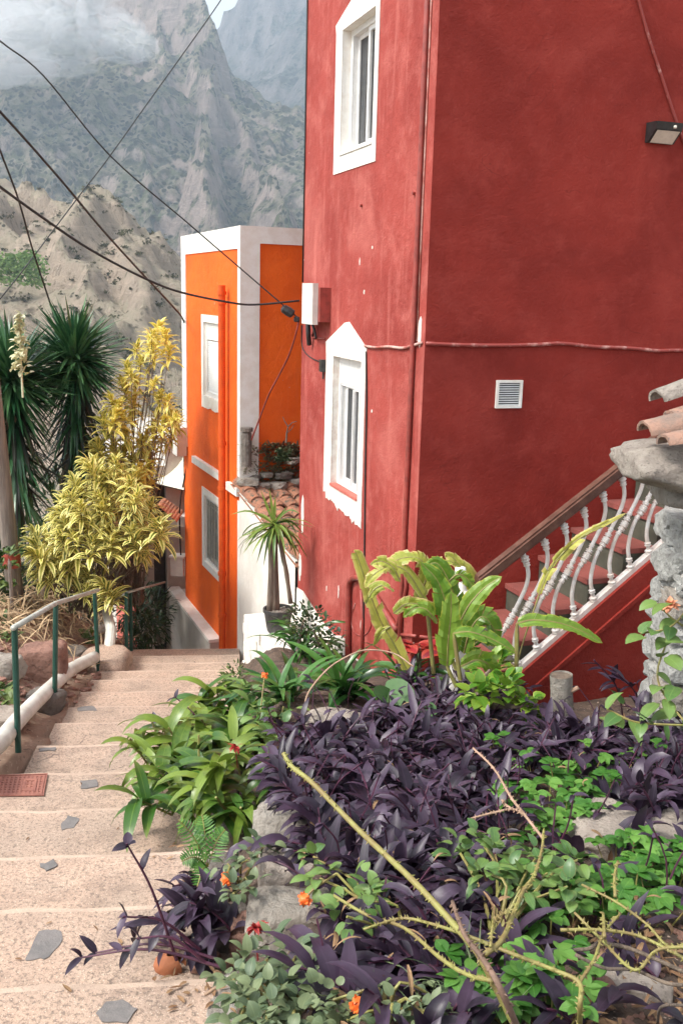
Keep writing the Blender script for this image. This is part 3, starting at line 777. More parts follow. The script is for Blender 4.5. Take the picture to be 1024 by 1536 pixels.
# pipes and cables fixed to the house
def wtube(name, fr, pts, r, mat, lab=None, o=None, smoothk=0, n=8):
    mb = MB(); P = [fr.pt(s, z, (o if o is not None else r * 1.05)) for s, z in pts]
    if smoothk: P = curve(P, smoothk)
    mb.tube(P, r, n); ob = mb.build(name, mat, red, smooth=True)
    if lab: ob['label'] = lab
sp1, zp1 = FL.hit(648, 0); sp2, zp2 = FL.hit(605, 830)
wtube('drainpipe', FL, [(.15, 5.5), (.15, 3.0), (.155, 1.2), (.165, -.3), (.18, -1.35)], .019, MAT['pipe_red'], 'thin red painted pipe near the house corner')
wtube('wall_cable', FL, [(.118, 5.5), (.118, 2.4), (.118, 1.3)], .006, MAT['cable_worn'])
wtube('wall_cable', FL, [FL.hit(x, y) for x, y in ((549, 519), (565, 521), (585, 520), (605, 522), (618, 519), (634, 514))], .010, MAT['cable_worn'], 'worn cable from the lower window to the corner', smoothk=4)
wtube('wall_cable', FR, [FR.hit(x, y) for x, y in ((638, 515), (680, 517), (740, 518), (800, 517), (840, 515), (890, 520), (940, 522), (985, 526), (1030, 526))] + [(3.2, 1.2), (6, 1.2)], .013, MAT['cable_red'], 'long wavy cable along the right hand wall', smoothk=4)
wtube('wall_cable', FR, [FR.hit(x, y) for x, y in ((940, -60), (955, 0), (972, 60), (990, 115), (1008, 170), (1026, 220), (1060, 300))], .010, MAT['cable_red'], 'red cable slanting down the upper right wall', smoothk=4)
wtube('wall_cable', FL, [FL.hit(x, y) for x, y in ((550, 527), (551, 600), (549, 700), (548, 790), (547, 880), (546, 960))], .007, MAT['cable'], smoothk=3)
wtube('wall_cable', FL, [(2.845, 5.5), (2.845, 3), (2.85, 1.7)], .007, MAT['cable'])
wtube('wall_cable', FL, [FL.hit(x, y) for x, y in ((453, 488), (454, 520), (466, 536), (487, 545))], .005, MAT['cable'], smoothk=4)
wtube('wall_cable', FL, [FL.hit(x, y) for x, y in ((471, 497), (470, 506), (488, 508))], .007, MAT['pipe_red'], smoothk=3)
wtube('water_pipe', FL, [FL.hit(x, y) for x, y in ((526, 990), (527, 900), (529, 872), (540, 866), (552, 872), (575, 905), (600, 945))], .026, MAT['pipe_red'], 'red water pipe bent over near the ground', smoothk=4)
wtube('water_pipe', FL, [FL.hit(x, y) for x, y in ((545, 1000), (546, 930), (544, 885))], .014, MAT['pipe_red'])
wtube('water_pipe', FL, [FL.hit(x, y) for x, y in ((600, 951), (626, 954))] , .013, MAT['pipe_red'])
wtube('water_pipe', FR, [FR.hit(x, y) for x, y in ((628, 954), (665, 958), (700, 962))], .013, MAT['pipe_red'])
wtube('water_pipe', FL, [FL.hit(x, y) for x, y in ((585, 985), (600, 930), (612, 880), (606, 830))], .015, MAT['pipe_red'], smoothk=3)
wtube('loose_wire', FL, [FL.hit(x, y) for x, y in ((533, 905), (527, 930), (534, 950), (548, 952), (557, 936), (552, 905), (548, 890))], .004, MAT['cable_red'], smoothk=4)
mb = MB(); s, z = FL.hit(488, 548); mb.fbox(FL, s - .03, s + .03, z - .055, z + .05, .008, .05); mb.tube([FL.pt(s, z - .05, .02), FL.pt(s, z - .12, .02)], .008, 6)
mb.build('junction_box', MAT['black'], red)
for x, y in ((543, 308), (622, 290), (613, 668), (627, 375)):       # old fixings
    fr = FL; s, z = fr.hit(x, y); mb = MB(); mb.tube([fr.pt(s, z, -.01), fr.pt(s, z, .02)], .012, 8); mb.build('wall_plug', MAT['pipe_red'], red)
# vent grille
s0, z0 = FR.hit(741, 612); s1, z1 = FR.hit(782, 570)
mb = MB(); t = .018
for a in ((s0, s1, z0, z0 + t), (s0, s1, z1 - t, z1), (s0, s0 + t, z0 + t, z1 - t), (s1 - t, s1, z0 + t, z1 - t)): mb.fbox(FR, *a, .001, .022)
vent = mb.build('vent', MAT['trim'], red)
mb = MB()
for i in range(10):
    z = z0 + t + (z1 - z0 - 2 * t) * (i + .1) / 10
    mb.box(FR.pt(s0 + t, z, .016), FR.d * (s1 - s0 - 2 * t), FR.n * -.008 + V((0, 0, .004)), V((0, 0, .003)))
mb.build('slats', MAT['shutter'], vent)
mb = MB(); mb.quad(FR.pt(s0 + t, z0 + t, .003), FR.pt(s1 - t, z0 + t, .003), FR.pt(s1 - t, z1 - t, .003), FR.pt(s0 + t, z1 - t, .003)); mb.build('backing', MAT['grey_iron'], vent)

# electric box at the far corner
eb = thing('electric_box', FL.pt(2.62, 1.3, .0), 'white fronted electric box high on the far edge of the red wall', 'electric box')
mb = MB(); mb.fbox(FL, FL.hit(480, 440, .10)[0], FL.hit(462, 440, .05)[0], 1.36, 1.65, .001, .10); mb.build('housing', MAT['pipe_red'], eb)
mb = MB(); mb.fbox(FL, FL.hit(469, 440, .15)[0], FL.hit(453, 440, .15)[0], 1.335, 1.685, .101, .15); mb.build('cover', MAT['box_white'], eb)
mb = MB(); mb.tube(curve([FL.pt(2.52, 1.36, .05), FL.pt(2.50, 1.24, .05), FL.pt(2.53, 1.14, .03)], 5), .022, 8); mb.tube(curve([FL.pt(2.44, 1.36, .05), FL.pt(2.38, 1.28, .03), FL.pt(2.36, 1.2, .02)], 5), .012, 8); mb.build('conduit', MAT['black'], eb, smooth=True)

# solar wall light
s0, z0 = FR.hit(966, 214); s1, z1 = FR.hit(1008, 188)
wl = thing('wall_light', FR.pt((s0 + s1) / 2, z0, 0), 'small black solar wall light with a pale lens high on the red wall', 'wall light')
mb = MB(); h = z1 - z0
prof = [(.0, 0), (.03, 0), (.11, h * .60), (.12, h * .97), (.0, h)]
ids = [[mb.p(FR.pt(s, z0 + z, o + .001)) for o, z in prof] for s in (s0, s1)]
mb.face(*ids[0]); mb.face(*ids[1][::-1])
for i in range(5): j = (i + 1) % 5; mb.face(ids[0][i], ids[0][j], ids[1][j], ids[1][i])
mb.build('housing', MAT['black'], wl)
mb = MB(); e = .016
mb.quad(FR.pt(s0 + e, z0 - .002, .036), FR.pt(s1 - e, z0 - .002, .036), FR.pt(s1 - e, z0 + h * .54, .112), FR.pt(s0 + e, z0 + h * .54, .112)); mb.build('lens', MAT['lens'], wl)
mb = MB(); mb.rock(FR.pt((s0 + s1) / 2 + .04, z0 + h * .74, .122), .014, .014, .014, 1, 0, sub=2); mb.build('sensor', MAT['lens'], wl, smooth=True)

# ================================================================== OUTDOOR STAIR WITH BALUSTRADE
G0 = FR.pt(0, 0, .76); FG = Frame((G0.x, G0.y), AZ + PI / 2, -1); FG.n = FR.n
zr = lambda s: -.80 + .76 * (s - .47)          # bottom rail line
zh = lambda s: -.27 + .70 * s + .0             # hand rail line
SE = 2.6
stair = thing('outdoor_staircase', FG.pt(.1, -1.5), 'red outdoor staircase with pink treads climbing along the red house', 'staircase')
mb = MB(); mb.prism(FG, [(.05, -3.2), (SE, -3.2), (SE, zr(SE) - .03), (.27, zr(.27) - .03), (.05, zr(.27) - .03)], -.10, -.002)
mb.build('side_wall', MAT['red'], stair)
mb = MB(); mb.prism(FG, [(.30, zr(.30) - .235), (SE, zr(SE) - .235), (SE, zr(SE) - .20), (.30, zr(.30) - .20)], -.001, .016); mb.build('ledge', MAT['red'], stair)
run, rise = .26, .26 * .76
NS = 10
for i in range(NS):
    s = .22 + run * i; z = zr(s) + .05 + rise * .5
    mb = MB(); mb.fbox(FG, s - .015, s + run + .02, z - .035, z, -.755, -.105); mb.build('tread', MAT['tread'], stair)
    mb = MB(); mb.fbox(FG, s + .002, s + run, z - rise - .3, z - .037, -.755, -.11); mb.build('riser', MAT['riser'], stair)
bal = thing('balustrade', FG.pt(.1, -1.2, .0), 'white curly iron balustrade with a brown sloping handrail on the red staircase', 'balustrade')
def railprism(name, f, z0, z1, s0, s1, o0, o1, mat, bev=0.0):
    mb = MB(); mb.prism(FG, [(s0, f(s0) + z0), (s1, f(s1) + z0), (s1, f(s1) + z1), (s0, f(s0) + z1)], o0, o1)
    if bev: mb.prism(FG, [(s0, f(s0) + z1), (s1, f(s1) + z1), (s1, f(s1) + z1 + .015), (s0, f(s0) + z1 + .015)], o0 + .018, o1 - .018); mb.prism(FG, [(s0, f(s0) + z0 - .022), (s1, f(s1) + z0 - .022), (s1, f(s1) + z0 - .001), (s0, f(s0) + z0 - .001)], o0 + .022, o1 - .022)
    return mb.build(name, mat, bal)
railprism('handrail', zh, -.03, .03, .12, 2.4, -.095, -.005, MAT['wood_dark'], .01)
railprism('bottom_rail', zr, -.028, .012, .26, 2.4, -.075, -.025, MAT['rail_white'])
ctrl = [(0, 0), (-.022, .06), (-.040, .129), (-.028, .22), (0, .284), (.039, .330), (.060, .362), (.092, .418), (.130, .482), (.157, .540), (.165, .598), (.148, .655), (.118, .715)]
def baluster(s):
    H = (zh(s + .118) - .05 - zr(s)) / .73
    P = curve([FG.pt(s + x, zr(s) + .01 + z * H, -.05) for x, z in ctrl], 4)
    mb = MB(); mb.tube(P, .0138, 8)
    def knob(t, r, L):
        i = int(t * (len(P) - 1)); d = (P[min(i + 1, len(P) - 1)] - P[max(i - 1, 0)]).normalized(); c = P[i]
        mb.tube([c + d * L * u for u in (-1, -.6, -.2, .2, .6, 1)], [r * .7, r, r * .8, r * .8, r, r * .7], 8)
    for t_, r_ in ((.36, .021), (.40, .027), (.445, .030), (.49, .030), (.535, .027), (.57, .021)): knob(t_, r_, .011)
    knob(.03, .030, .018); knob(.085, .024, .014); knob(.975, .030, .018); knob(.92, .024, .014)
    return mb.build('baluster', MAT['rail_white'], bal, smooth=True)
b0 = baluster(.33)
for i in range(1, 14):
    c = b0.copy(); COL.objects.link(c); c.parent = bal
    c.location = FG.d * .137 * i + V((0, 0, .757 * .137 * i - .002 * i))
mb = MB(); mb.lathe(FG.pt(.02, -1.6, -.05), [(.055, 0), (.055, .62), (.065, .63), (.065, .68), (.05, .69), (.048, 1.30), (.06, 1.31), (.06, 1.36), (.03, 1.37), (.022, 1.42)], 16)
mb.build('newel_post', MAT['rail_white'], bal)
mb = MB(); mb.rock(at(690, 858, FG.pt(.02, 0, -.05).y), .043, .043, .045, 1, 0.0, sub=3)
vs = mb.build('globe_finial', MAT['frame'], bal, smooth=True)

# ================================================================== ORANGE HOUSE
A0 = slope(360, 966); OAZ = R(-22.9)
FA = Frame((A0.x, A0.y), OAZ, 1)           # along the alley
FB = Frame((A0.x, A0.y), OAZ + PI / 2, -1); FB.n = V((-FA.d.x, -FA.d.y, 0))
OL = 2.55
org = thing('orange_house', (A0.x, A0.y, -2.3), 'bright orange house with white corner bands standing below the red one', 'house')
WU = (.70, 1.50, .38, 1.24); WD = (.85, 1.52, -1.68, -.84)
zt, zb_ = 2.235, -5.5
mb = MB(); cells(mb, FA, 0, OL, zb_, zt, [WU, WD], .1); cells(mb, FB, 0, 5.0, zb_, zt, [], 0)
a, b, c, d = FA.pt(0, 0), FA.pt(OL, 0), FA.pt(OL, 0) + FB.d * 5, FB.pt(5, 0)
for p, q in ((b, c), (c, d)): mb.quad(p + V((0, 0, zb_)), q + V((0, 0, zb_)), q + V((0, 0, zt)), p + V((0, 0, zt)))
mb.quad(*[x + V((0, 0, zt - .02)) for x in (a, b, c, d)])
mb.build('wall', MAT['orange'], org)
mb = MB(); o = .012; zs0 = -.42
mb.fbox(FA, 0, OL + .012, 2.03, zt + .02, -.12, o); mb.fbox(FA, .0, .085, -.46, 2.03, .0005, o); mb.fbox(FA, OL - .20, OL + .012, -.38, 2.03, .0005, o)
mb.fbox(FB, .12, 5.0, 2.085, zt + .0199, -.12, .0118); mb.fbox(FB, -.012, .20, -.6, 2.085, .0005, o); mb.fbox(FB, -.0119, .12, 2.0851, zt + .0198, -.11, .0119)
mb.fbox(FA, -.0118, .075, -4.5, -.62, .0005, o * .9); mb.fbox(FB, -.0105, .06, -4.5, -.601, .0005, o * .9)
mb.build('white_band', MAT['trim'], org)
mb = MB(); mb.fbox(FA, .62, 1.95, -.515, -.43, .0005, .05)
mb.fbox(FA, -.01, .40, -.56, -.47, .0005, .05)
mb.build('ledge', MAT['trim'], org)
def owin(h, shut, lab):
    s0, s1, z0, z1 = h; w = MB(); t = .05; dp = .07
    for a in ((s0, s1, z0, z0 + t), (s0, s1, z1 - t, z1), (s0, s0 + t, z0 + t, z1 - t), (s1 - t, s1, z0 + t, z1 - t)): w.fbox(FA, *a, -dp, -dp + .05)
    wo = w.build('window', MAT['frame'], org); wo['label'] = lab
    r = MB(); reveal(r, FA, h, dp); tt = .085
    r.fbox(FA, s0 - tt, s0 - .0005, z0 - tt, z1 + tt, .0005, o); r.fbox(FA, s1 + .0005, s1 + tt, z0 - tt, z1 + tt, .0005, o)
    r.fbox(FA, s0, s1, z1 + .0005, z1 + tt, .0005, o)
    if shut:
        n = 14; pts = [(s0 - tt + (s1 - s0 + 2 * tt) * i / n, z0 - tt - .05 - .03 * noise.noise(V((i * .7, 3, 0))) - rnd(0, .02)) for i in range(n + 1)]
        r.prism(FA, pts + [(s1 + tt, z0 - tt - .0005), (s0 - tt, z0 - tt - .0005)], .0005, o)
    r.fbox(FA, s0, s1, z0 - tt, z0 - .0005, .0005, o)
    r.build('window_surround', MAT['trim'], wo)
    if shut:
        b = MB(); b.fbox(FA, s0 + t, s1 - t, z1 - .20, z1 - t, -dp + .01, -dp + .045); n = 22
        for i in range(n):
            z = z0 + t + (z1 - .21 - z0 - t) * i / n; dz = (z1 - .21 - z0 - t) / n
            b.box(FA.pt(s0 + t, z, -dp + .03), FA.d * (s1 - s0 - 2 * t), FA.n * -.014 + V((0, 0, dz * .96)), FA.n * .006)
        b.build('shutter', MAT['shutter'], wo)
    else:
        g = MB(); g.quad(FA.pt(s0 + t, z0 + t, -dp + .01), FA.pt(s1 - t, z0 + t, -dp + .01), FA.pt(s1 - t, z1 - t, -dp + .01), FA.pt(s0 + t, z1 - t, -dp + .01)); g.build('pane', MAT['glass'], wo)
        b = MB()
        for i in range(8):
            s = s0 + .09 + i * (s1 - s0 - .18) / 7; b.tube([FA.pt(s, z0 + t, -.012), FA.pt(s, z1 - t, -.012)], .007, 6)
        for z in (z0 + .09, z1 - .12): b.fbox(FA, s0 + .05, s1 - .05, z, z + .015, -.024, -.018)
        b.build('window_bars', MAT['galv'], wo)
owin(WU, True, 'upper window closed by a white slatted shutter'); owin(WD, False, 'lower barred window with a white surround')
mb = MB(); mb.tube([FA.pt(.46, 1.66, .075), FA.pt(.46, .2, .075), FA.pt(.46, -2.6, .075)], .040, 14)
for z in (1.58, 1.48, -.05, -.56, -1.55, -2.05): mb.tube([FA.pt(.46, z - .02, .075), FA.pt(.46, z + .02, .075)], .050, 14)
mb.build('downpipe', MAT['pipe_orange'], org, smooth=False)
mb = MB(); mb.fbox(FA, .80, 3.0, -5.4, -2.50, -.3, .13); pl = mb.build('plinth', MAT['plinth'], org)
mb = MB(); mb.fbox(FA, .78, 3.02, -2.499, -2.46, -.02, .15); mb.build('plinth_cap', MAT['trim'], org)
mb = MB(); mb.fbox(FA, 2.35, 2.60, -.50, -.13, .014, .14); ob = mb.build('meter_box', MAT['box_white'], org)

# narrow white house further down
NB = FA.pt(3.05, 0, .42); FN = Frame((NB.x, NB.y), OAZ + PI / 2 + R(0), -1); FN.n = FB.n
nb = thing('white_house', (NB.x, NB.y, -4.5), 'narrow grey white house with a red tiled door canopy beyond the orange one', 'house')
mb = MB()
for s0, s1, z0, z1 in ((-.16, .10, -6, -.75), (.10, .28, -.95, -.75), (.28, 1.6, -6, -.4)): mb.fbox(FN, s0, s1, z0, z1, -2.5, .0)
mb.build('wall', MAT['plinth'], nb)
mb = MB(); mb.fbox(FN, .10, .28, -6, -.951, -.16, -.10); mb.build('door', MAT['grey_iron'], nb)
mb = MB(); mb.fbox(FN, -.185, -.161, -6, -.75, -1.5, .01); mb.build('corner_strip', MAT['sill_red'], nb)
# tile canopy over the door
mb = MB(); ca, cb = at(256, 749, 12.2), at(238, 762, 12.2)
for i in range(7):
    t = i / 6; 
    hi = at(247 + 24 * t, 751 + 17 * t, 12.75); lo = at(237 + 23 * t, 763 + 21 * t, 12.35)
    n = 7; sd = V((1, -.25, 0)).normalized() * .045
    rows = [[p + sd * math.cos(PI * j / n) + V((0, 0, .04 * math.sin(PI * j / n))) for j in range(n + 1)] for p in (hi, lo)]
    mb.grid(rows)
mb.build('tile_canopy', MAT['tile'], nb)
mb = MB(); w = at(266, 790, 12.8); mb.box(w, (.12, 0, 0), (0, .3, 0), (0, 0, .14)); mb.build('canopy_bracket', MAT['trim'], nb)
# corrugated canopy above
cn = thing('flat_canopy', at(255, 715, 13.2), 'pale corrugated sheet canopy jutting from the end of the orange house', 'canopy')
P4 = [at(275, 683, 13.1), at(276, 735, 12.5), at(222, 722, 12.9), at(240, 700, 13.6)]
mb = MB(); n = 18; rows = []
for i in range(n + 1):
    t = i / n; a = P4[0].lerp(P4[1], t); b = P4[3].lerp(P4[2], t); z = V((0, 0, .012 * math.sin(i * PI)))
    rows.append([a + z, b + z])
mb.grid(rows); mb.build('sheet', simple('canopy_sheet', (.78, .74, .60), (.66, .62, .50), 6, .6), cn)
mb = MB()
for t in (.08, .5, .92):
    a = P4[0].lerp(P4[1], t); b = P4[3].lerp(P4[2], t); mb.tube([a + V((0, 0, -.03)), b + V((0, 0, -.03))], .02, 6)
mb.build('beam', MAT['grey_iron'], cn)
mb = MB(); p = at(267, 850, 12.55); mb.box(p + V((-.10, 0, -.13)), (.17, -.02, 0), (.05, .14, 0), (0, 0, .25)); mb.box(p + V((-.12, -.02, .125)), (.21, -.02, 0), (.05, .18, 0), (0, 0, .025))
mb.build('gas_meter_box', MAT['box_white'], label='small grey meter cabinet on the wall beside the narrow white house door', cat='meter box')
mb = MB(); p = at(243, 842, 13.2); mb.box(p + V((-.07, 0, -.17)), (.12, 0, 0), (0, .2, 0), (0, 0, .33)); mb.fbox(Frame((p.x - .05, p.y), PI / 2, -1), 0, .08, p.z - .1, p.z - .06, 0, .02)
mb.build('letter_box', MAT['black'], label='small black box on the left edge of the narrow white house', cat='box')

# ================================================================== TILED LEAN-TO
Bc = FL.pt(LEN, 0, .03)
lt = thing('tiled_shed', (-.8, 9.8, -2.3), 'low whitewashed lean-to with an old clay tile roof between the two houses', 'shed')
Ta = at(361, 737, FA.pt(-.02, 0).y); Tb = at(446, 842, Bc.y + .01)
Wa = V((FA.pt(-.03, 0, .02).x, FA.pt(-.03, 0, .02).y, Ta.z)); Wb = V((Bc.x, Bc.y, Tb.z))
mb = MB(); n = 10
up = [Wa.lerp(Wb, i / n) for i in range(n + 1)]
dn = [V((p.x, p.y, -3.4)) for p in up]; bk = FB.d * .18
mb.grid([up, dn]); mb.grid([[p + bk for p in up], [p + bk for p in dn]]); mb.grid([up, [p + bk for p in up]])
mb.build('wall', MAT['whitewash'], lt)
# roof: courses of barrel tiles stepping down towards the viewer
mb = MB(); vd = (Wb - Wa); rd = FB.d.copy(); nc = 8
roofpt = lambda u, v: Wa + vd * u + rd * v
mb.quad(roofpt(-.15, -.02) + V((0, 0, -.02)), roofpt(1.05, -.02) + V((0, 0, -.02)), roofpt(1.05, 1.6) + V((0, 0, -.02)), roofpt(-.15, 1.6) + V((0, 0, -.02)))
for i in range(nc):
    u0 = -.08 + i * (1.1 / nc)
    for j in range(9):
        v = .06 + j * .165 + rnd(-.012, .012); a = roofpt(u0 - .03 + rnd(-.01, .01), v) + V((0, 0, .015)); b = roofpt(u0 + 1.35 / nc + rnd(-.015, .015), v + rnd(-.01, .01)) + V((0, 0, .055))
        n = 7
        for ra, rb, dz in ((.085, .075, 0),):
            rows = [[p + rd * (r * math.cos(PI * q / n)) + V((0, 0, r * .8 * math.sin(PI * q / n))) for q in range(n + 1)] for p, r in ((a, ra), (b, rb))]
            mb.grid(rows)
            low = [[p + V((0, 0, -.018)) for p in rows[1]], rows[1]]; mb.grid(low)
mb.build('roof', simple('mossy_tile', (.40, .17, .095), (.25, .12, .08), 8, .9, .5, 35, spk=(20, .55, (.10, .085, .06))), lt)
for i, (x, y, r, mt_) in enumerate(((372, 722, .10, 'rock'), (398, 712, .07, 'rock'), (425, 712, .09, 'rock_dark'), (440, 745, .09, 'rock_pale'), (432, 765, .08, 'rock_pale'), (415, 728, .09, 'rock_pale'), (441, 690, .08, 'rock'), (395, 728, .07, 'rock_pale'), (385, 716, .06, 'rock_dark'), (443, 722, .07, 'rock'))):
    u = .02 + max(0, (y - 715)) / 130
    Yp = 10.25 - u * .55 + (x - 362) / 90 * .22
    mb = MB(); mb.rock(at(x, y, Yp), r * 1.5, r * 1.1, r * .6, i + 3, .4, rot=rnd(0, 3))
    mb.build('stone', MAT[mt_], label='%s stone lying on the old tile roof' % ('pale' if 'pale' in mt_ else 'dark' if 'dark' in mt_ else 'grey'), cat='stone', group='stones on the lean-to roof')
# weeds on the roof
mb = MB()
for _ in range(560):
    x = rnd(364, 447); y = rnd(668, 732 - .2 * (x - 364) * 0); c = at(x, y, 10.30 + (x - 362) / 90 * .2 + rnd(-.06, .04))
    for k_ in range(7):
        d = V((rnd(-1, 1), rnd(-1, .4), rnd(.1, 1.2))); mb.leaf(c, d, rnd(.05, .10), .013, .5, .2, 3, tint=rnd(0, 1))
mb.build('roof_weed', MAT['roofweed'], label='reddish brown succulent weeds growing along the top of the tile roof', cat='weeds', kind='stuff')
mb = MB()
for _ in range(60):
    c = at(425 + rnd(-10, 10), 684 + rnd(-9, 9), 10.22)
    for k_ in range(6): mb.leaf(c, V((rnd(-1, 1), rnd(-1, .4), rnd(0, 1.2))), rnd(.03, .06), .014, .4, .2, 3)
mb.build('small_succulent', MAT['sage'], label='round grey green succulent among the weeds on the tile roof', cat='plant')
mb = MB(); Yt = 10.3
for pts, r in (([(429, 664), (430, 650), (432, 640)], .012), ([(432, 640), (427, 632), (424, 625)], .007), ([(432, 640), (438, 634), (445, 632)], .007), ([(430, 650), (436, 645), (441, 638)], .005)):
    mb.tube([at(x, y, Yt) for x, y in pts], [r, r * .8, r * .5], 6)
mb.build('bare_twig', MAT['bark'], label='bare forked twig against the orange wall above the tile roof', cat='twig')
mb = MB(); p = at(370, 668, 10.15); mb.tube([p + V((0, 0, -.22)), p + V((0, 0, .10)), p + V((0, 0, .16))], [.055, .055, .04], 10); mb.tube([p + V((0, 0, .15)), p + V((.0, 0, .19))], [.065, .065], 10)
mb.build('chimney_pipe', MAT['rock_dark'], label='short dark soot stained chimney pipe at the foot of the white corner band', cat='chimney pipe')

# whitewashed plinth of blocks carrying the pot
pt = at(417, 946, 8.75)
pw = thing('block_pedestal', (pt.x, pt.y, -2.2), 'low whitewashed block pedestal under the potted yucca', 'pedestal')
FP = Frame((pt.x, pt.y), R(-20), 1)
mb = MB(); zt_ = pt.z; zz = zt_
rowh = .10
for r_ in range(7):
    z1 = zt_ - rowh * r_; 
    for c_ in range(4):
        off = (r_ % 2) * .13; s = -.62 + c_ * .27 + off
        mb.fbox(FP, s, s + .262, z1 - rowh + .006, z1, -.30, .20 + rnd(-.008, .008))
mb.build('blocks', MAT['whitewash'], pw)
mb = MB(); mb.fbox(FP, -.61, .58, zt_ - .72, zt_ - .012, -.29, .188); mb.build('mortar', MAT['peel'], pw)

# ================================================================== LEFT OF THE STEPS
def gpt(x, y):                                 # point of the left ground seen at this pixel
    d = ray(x, y); t0 = 3.0
    for i in range(400):
        P = CAM + d * (t0 / d.y)
        if P.z < ground_z(P.x, P.y): return V((P.x, P.y, ground_z(P.x, P.y)))
        t0 += .03
    return P
def railing(name, label, posts, railpts, pr, rr):
    t = thing(name, V(posts[0][0]), label, 'handrail')
    for b, h in posts:
        mb = MB(); mb.tube([b, h], pr, 10); mb.build('post', MAT['green_rail'], t, smooth=False)
    mb = MB(); mb.tube(railpts, rr, 10); mb.build('rail', MAT['galv'], t, smooth=True)
    return t
def post(x0, y0, x1, y1):
    b = onstep(x0, y0); return (b + V((0, 0, -.05)), at(x1, y1, b.y))
ps = [post(28, 1137, 22, 941), post(82, 1064, 84, 905), post(148, 1005, 142, 886)]
tops = [h for b, h in ps]
mb = None
railing('handrail', 'dark green railing of three posts and a bare pale rail along the steps', ps, [tops[0] + (tops[0] - tops[1]) * .02, tops[1], tops[2] + V((.03, .02, .0))], .020, .019)
c = tops[0] + (tops[0] - tops[1]) * .021
pb = onstep(190, 985); pa_ = at(190, 889, pb.y); pb2 = pb + V((-.05, .45, -.15)); pa2 = pa_ + V((-.05, .42, -.10))
railing('handrail', 'second green railing with thin posts and a pale rail lower down the steps', [(pb + V((0, 0, -.05)), pa_), (pb2, pa2)], [at(173, 900, pb.y + .1), pa_, at(248, 873, 12.6)], .020, .014)

pipe_pts = [(-40, 1150), (0, 1114), (33, 1074), (77, 1031), (109, 1003), (142, 986)]
P = []
for x, y in pipe_pts:
    b = slope(x, y, .06); P.append(b)
mb = MB(); mb.tube(curve(P, 4), .058, 14); mb.build('drain_pipe', MAT['pvc'], smooth=True, label='long pale grey pipe lying along the left edge of the steps', cat='pipe')
P = [at(163, 984, 9.1), at(164, 968, 9.25), at(167, 945, 9.55), at(160, 915, 10.0)]
mb = MB(); mb.tube([P[0], P[2], P[3]], [.055, .055, .05], 12); mb.build('drain_pipe', MAT['pvc'], smooth=False, label='short bent pale pipe coming out of the ground beside the far post', cat='pipe')
# mortar apron
mb = MB(); b = slope(165, 985, .02)
mb.rock((b.x - .05, b.y, b.z - .10), .30, .34, .20, 4, .12); mb.build('mortar_apron', MAT['step'], smooth=True, label='smooth mound of pinkish mortar where the two pipes meet the steps', cat='mortar')
def boulder(x, y, a, b, c, mat, seed, label, amp=.3, dz=0.0, rot=None, name='boulder', f=gpt, group=None):
    P = f(x, y); mb = MB(); mb.rock((P.x, P.y, P.z + dz), a, b, c, seed, amp, rot=rnd(0, 3) if rot is None else rot, sub=4)
    return mb.build(name, MAT[mat], smooth=True, label=label, cat='rock', group=group)
boulder(66, 1022, .25, .22, .27, 'rock_red', 2, 'big reddish boulder behind the green railing', dz=.12, rot=.2)
boulder(66, 1062, .19, .17, .12, 'rock_dark', 6, 'dark grey boulder between the red boulder and the pipe', dz=.04)
boulder(6, 1010, .18, .16, .14, 'rock', 8, 'small grey stone left of the red boulder at the picture edge', dz=.03)
boulder(8, 1085, .20, .14, .08, 'rock_pale', 9, 'flat pale stone beside the pipe at the left edge', dz=.02)
boulder(152, 962, .17, .15, .16, 'rock_pale', 12, 'whitish stone left of the short bent pipe', dz=.04)
boulder(182, 958, .13, .12, .13, 'rock', 14, 'grey stone right of the short bent pipe', dz=.02)
boulder(112, 1005, .13, .12, .10, 'rock_red', 15, 'small reddish stone against the right of the big boulder', dz=.02)
boulder(115, 985, .16, .12, .08, 'rock_dark', 16, 'flat dark stone behind the middle railing post', dz=.02)
mb = MB()
for _ in range(420):                           # rubble and chips
    P = gpt(rnd(0, 190), rnd(905, 1060)); s = rnd(.01, .045)
    mb.rock((P.x, P.y, P.z + s * .2), s * rnd(.8, 1.7), s, s * .6, random.random() * 50, .4, rot=rnd(0, 3), sub=1)
mb.build('gravel', MAT['rock_red'], label='loose reddish rubble on the bank left of the steps', cat='gravel', kind='stuff')
mb = MB()
for _ in range(3200):                          # straw
    x = rnd(-20, 190); y = 862 + abs(random.gauss(0, 48))
    if y > 1040: continue
    P = gpt(x, y)
    d = V((rnd(-1, 1), rnd(-1, .6), rnd(-.1, .9) if random.random() < .5 else rnd(-.05, .25))); L = rnd(.12, .42)
    mb.leaf((P.x, P.y, P.z + rnd(0, .08)), d, L, rnd(.004, .009), rnd(.4, 1.6), 0, 4)
mb.build('dry_grass', MAT['straw'], label='dry straw coloured grass and leaf litter on the left bank', cat='dry grass', kind='stuff')
mb = MB()
for cx, cy in ((92, 915), (112, 905), (126, 955), (8, 960), (0, 1040), (6, 1060), (132, 965), (100, 920), (0, 905), (10, 880), (5, 850), (14, 830), (2, 935)):
    P = gpt(cx, cy) if cy > 895 else at(cx, cy, 9.4)
    for _ in range(26):
        mb.leaf((P.x + rnd(-.1, .1), P.y + rnd(-.1, .1), P.z), V((rnd(-1, 1), rnd(-1, 1), rnd(.2, 1.3))), rnd(.06, .13), rnd(.012, .03), .9, .2, 4)
mb.build('weeds', MAT['bushy'], label='small bright green weeds dotted over the left bank', cat='weeds', kind='stuff')

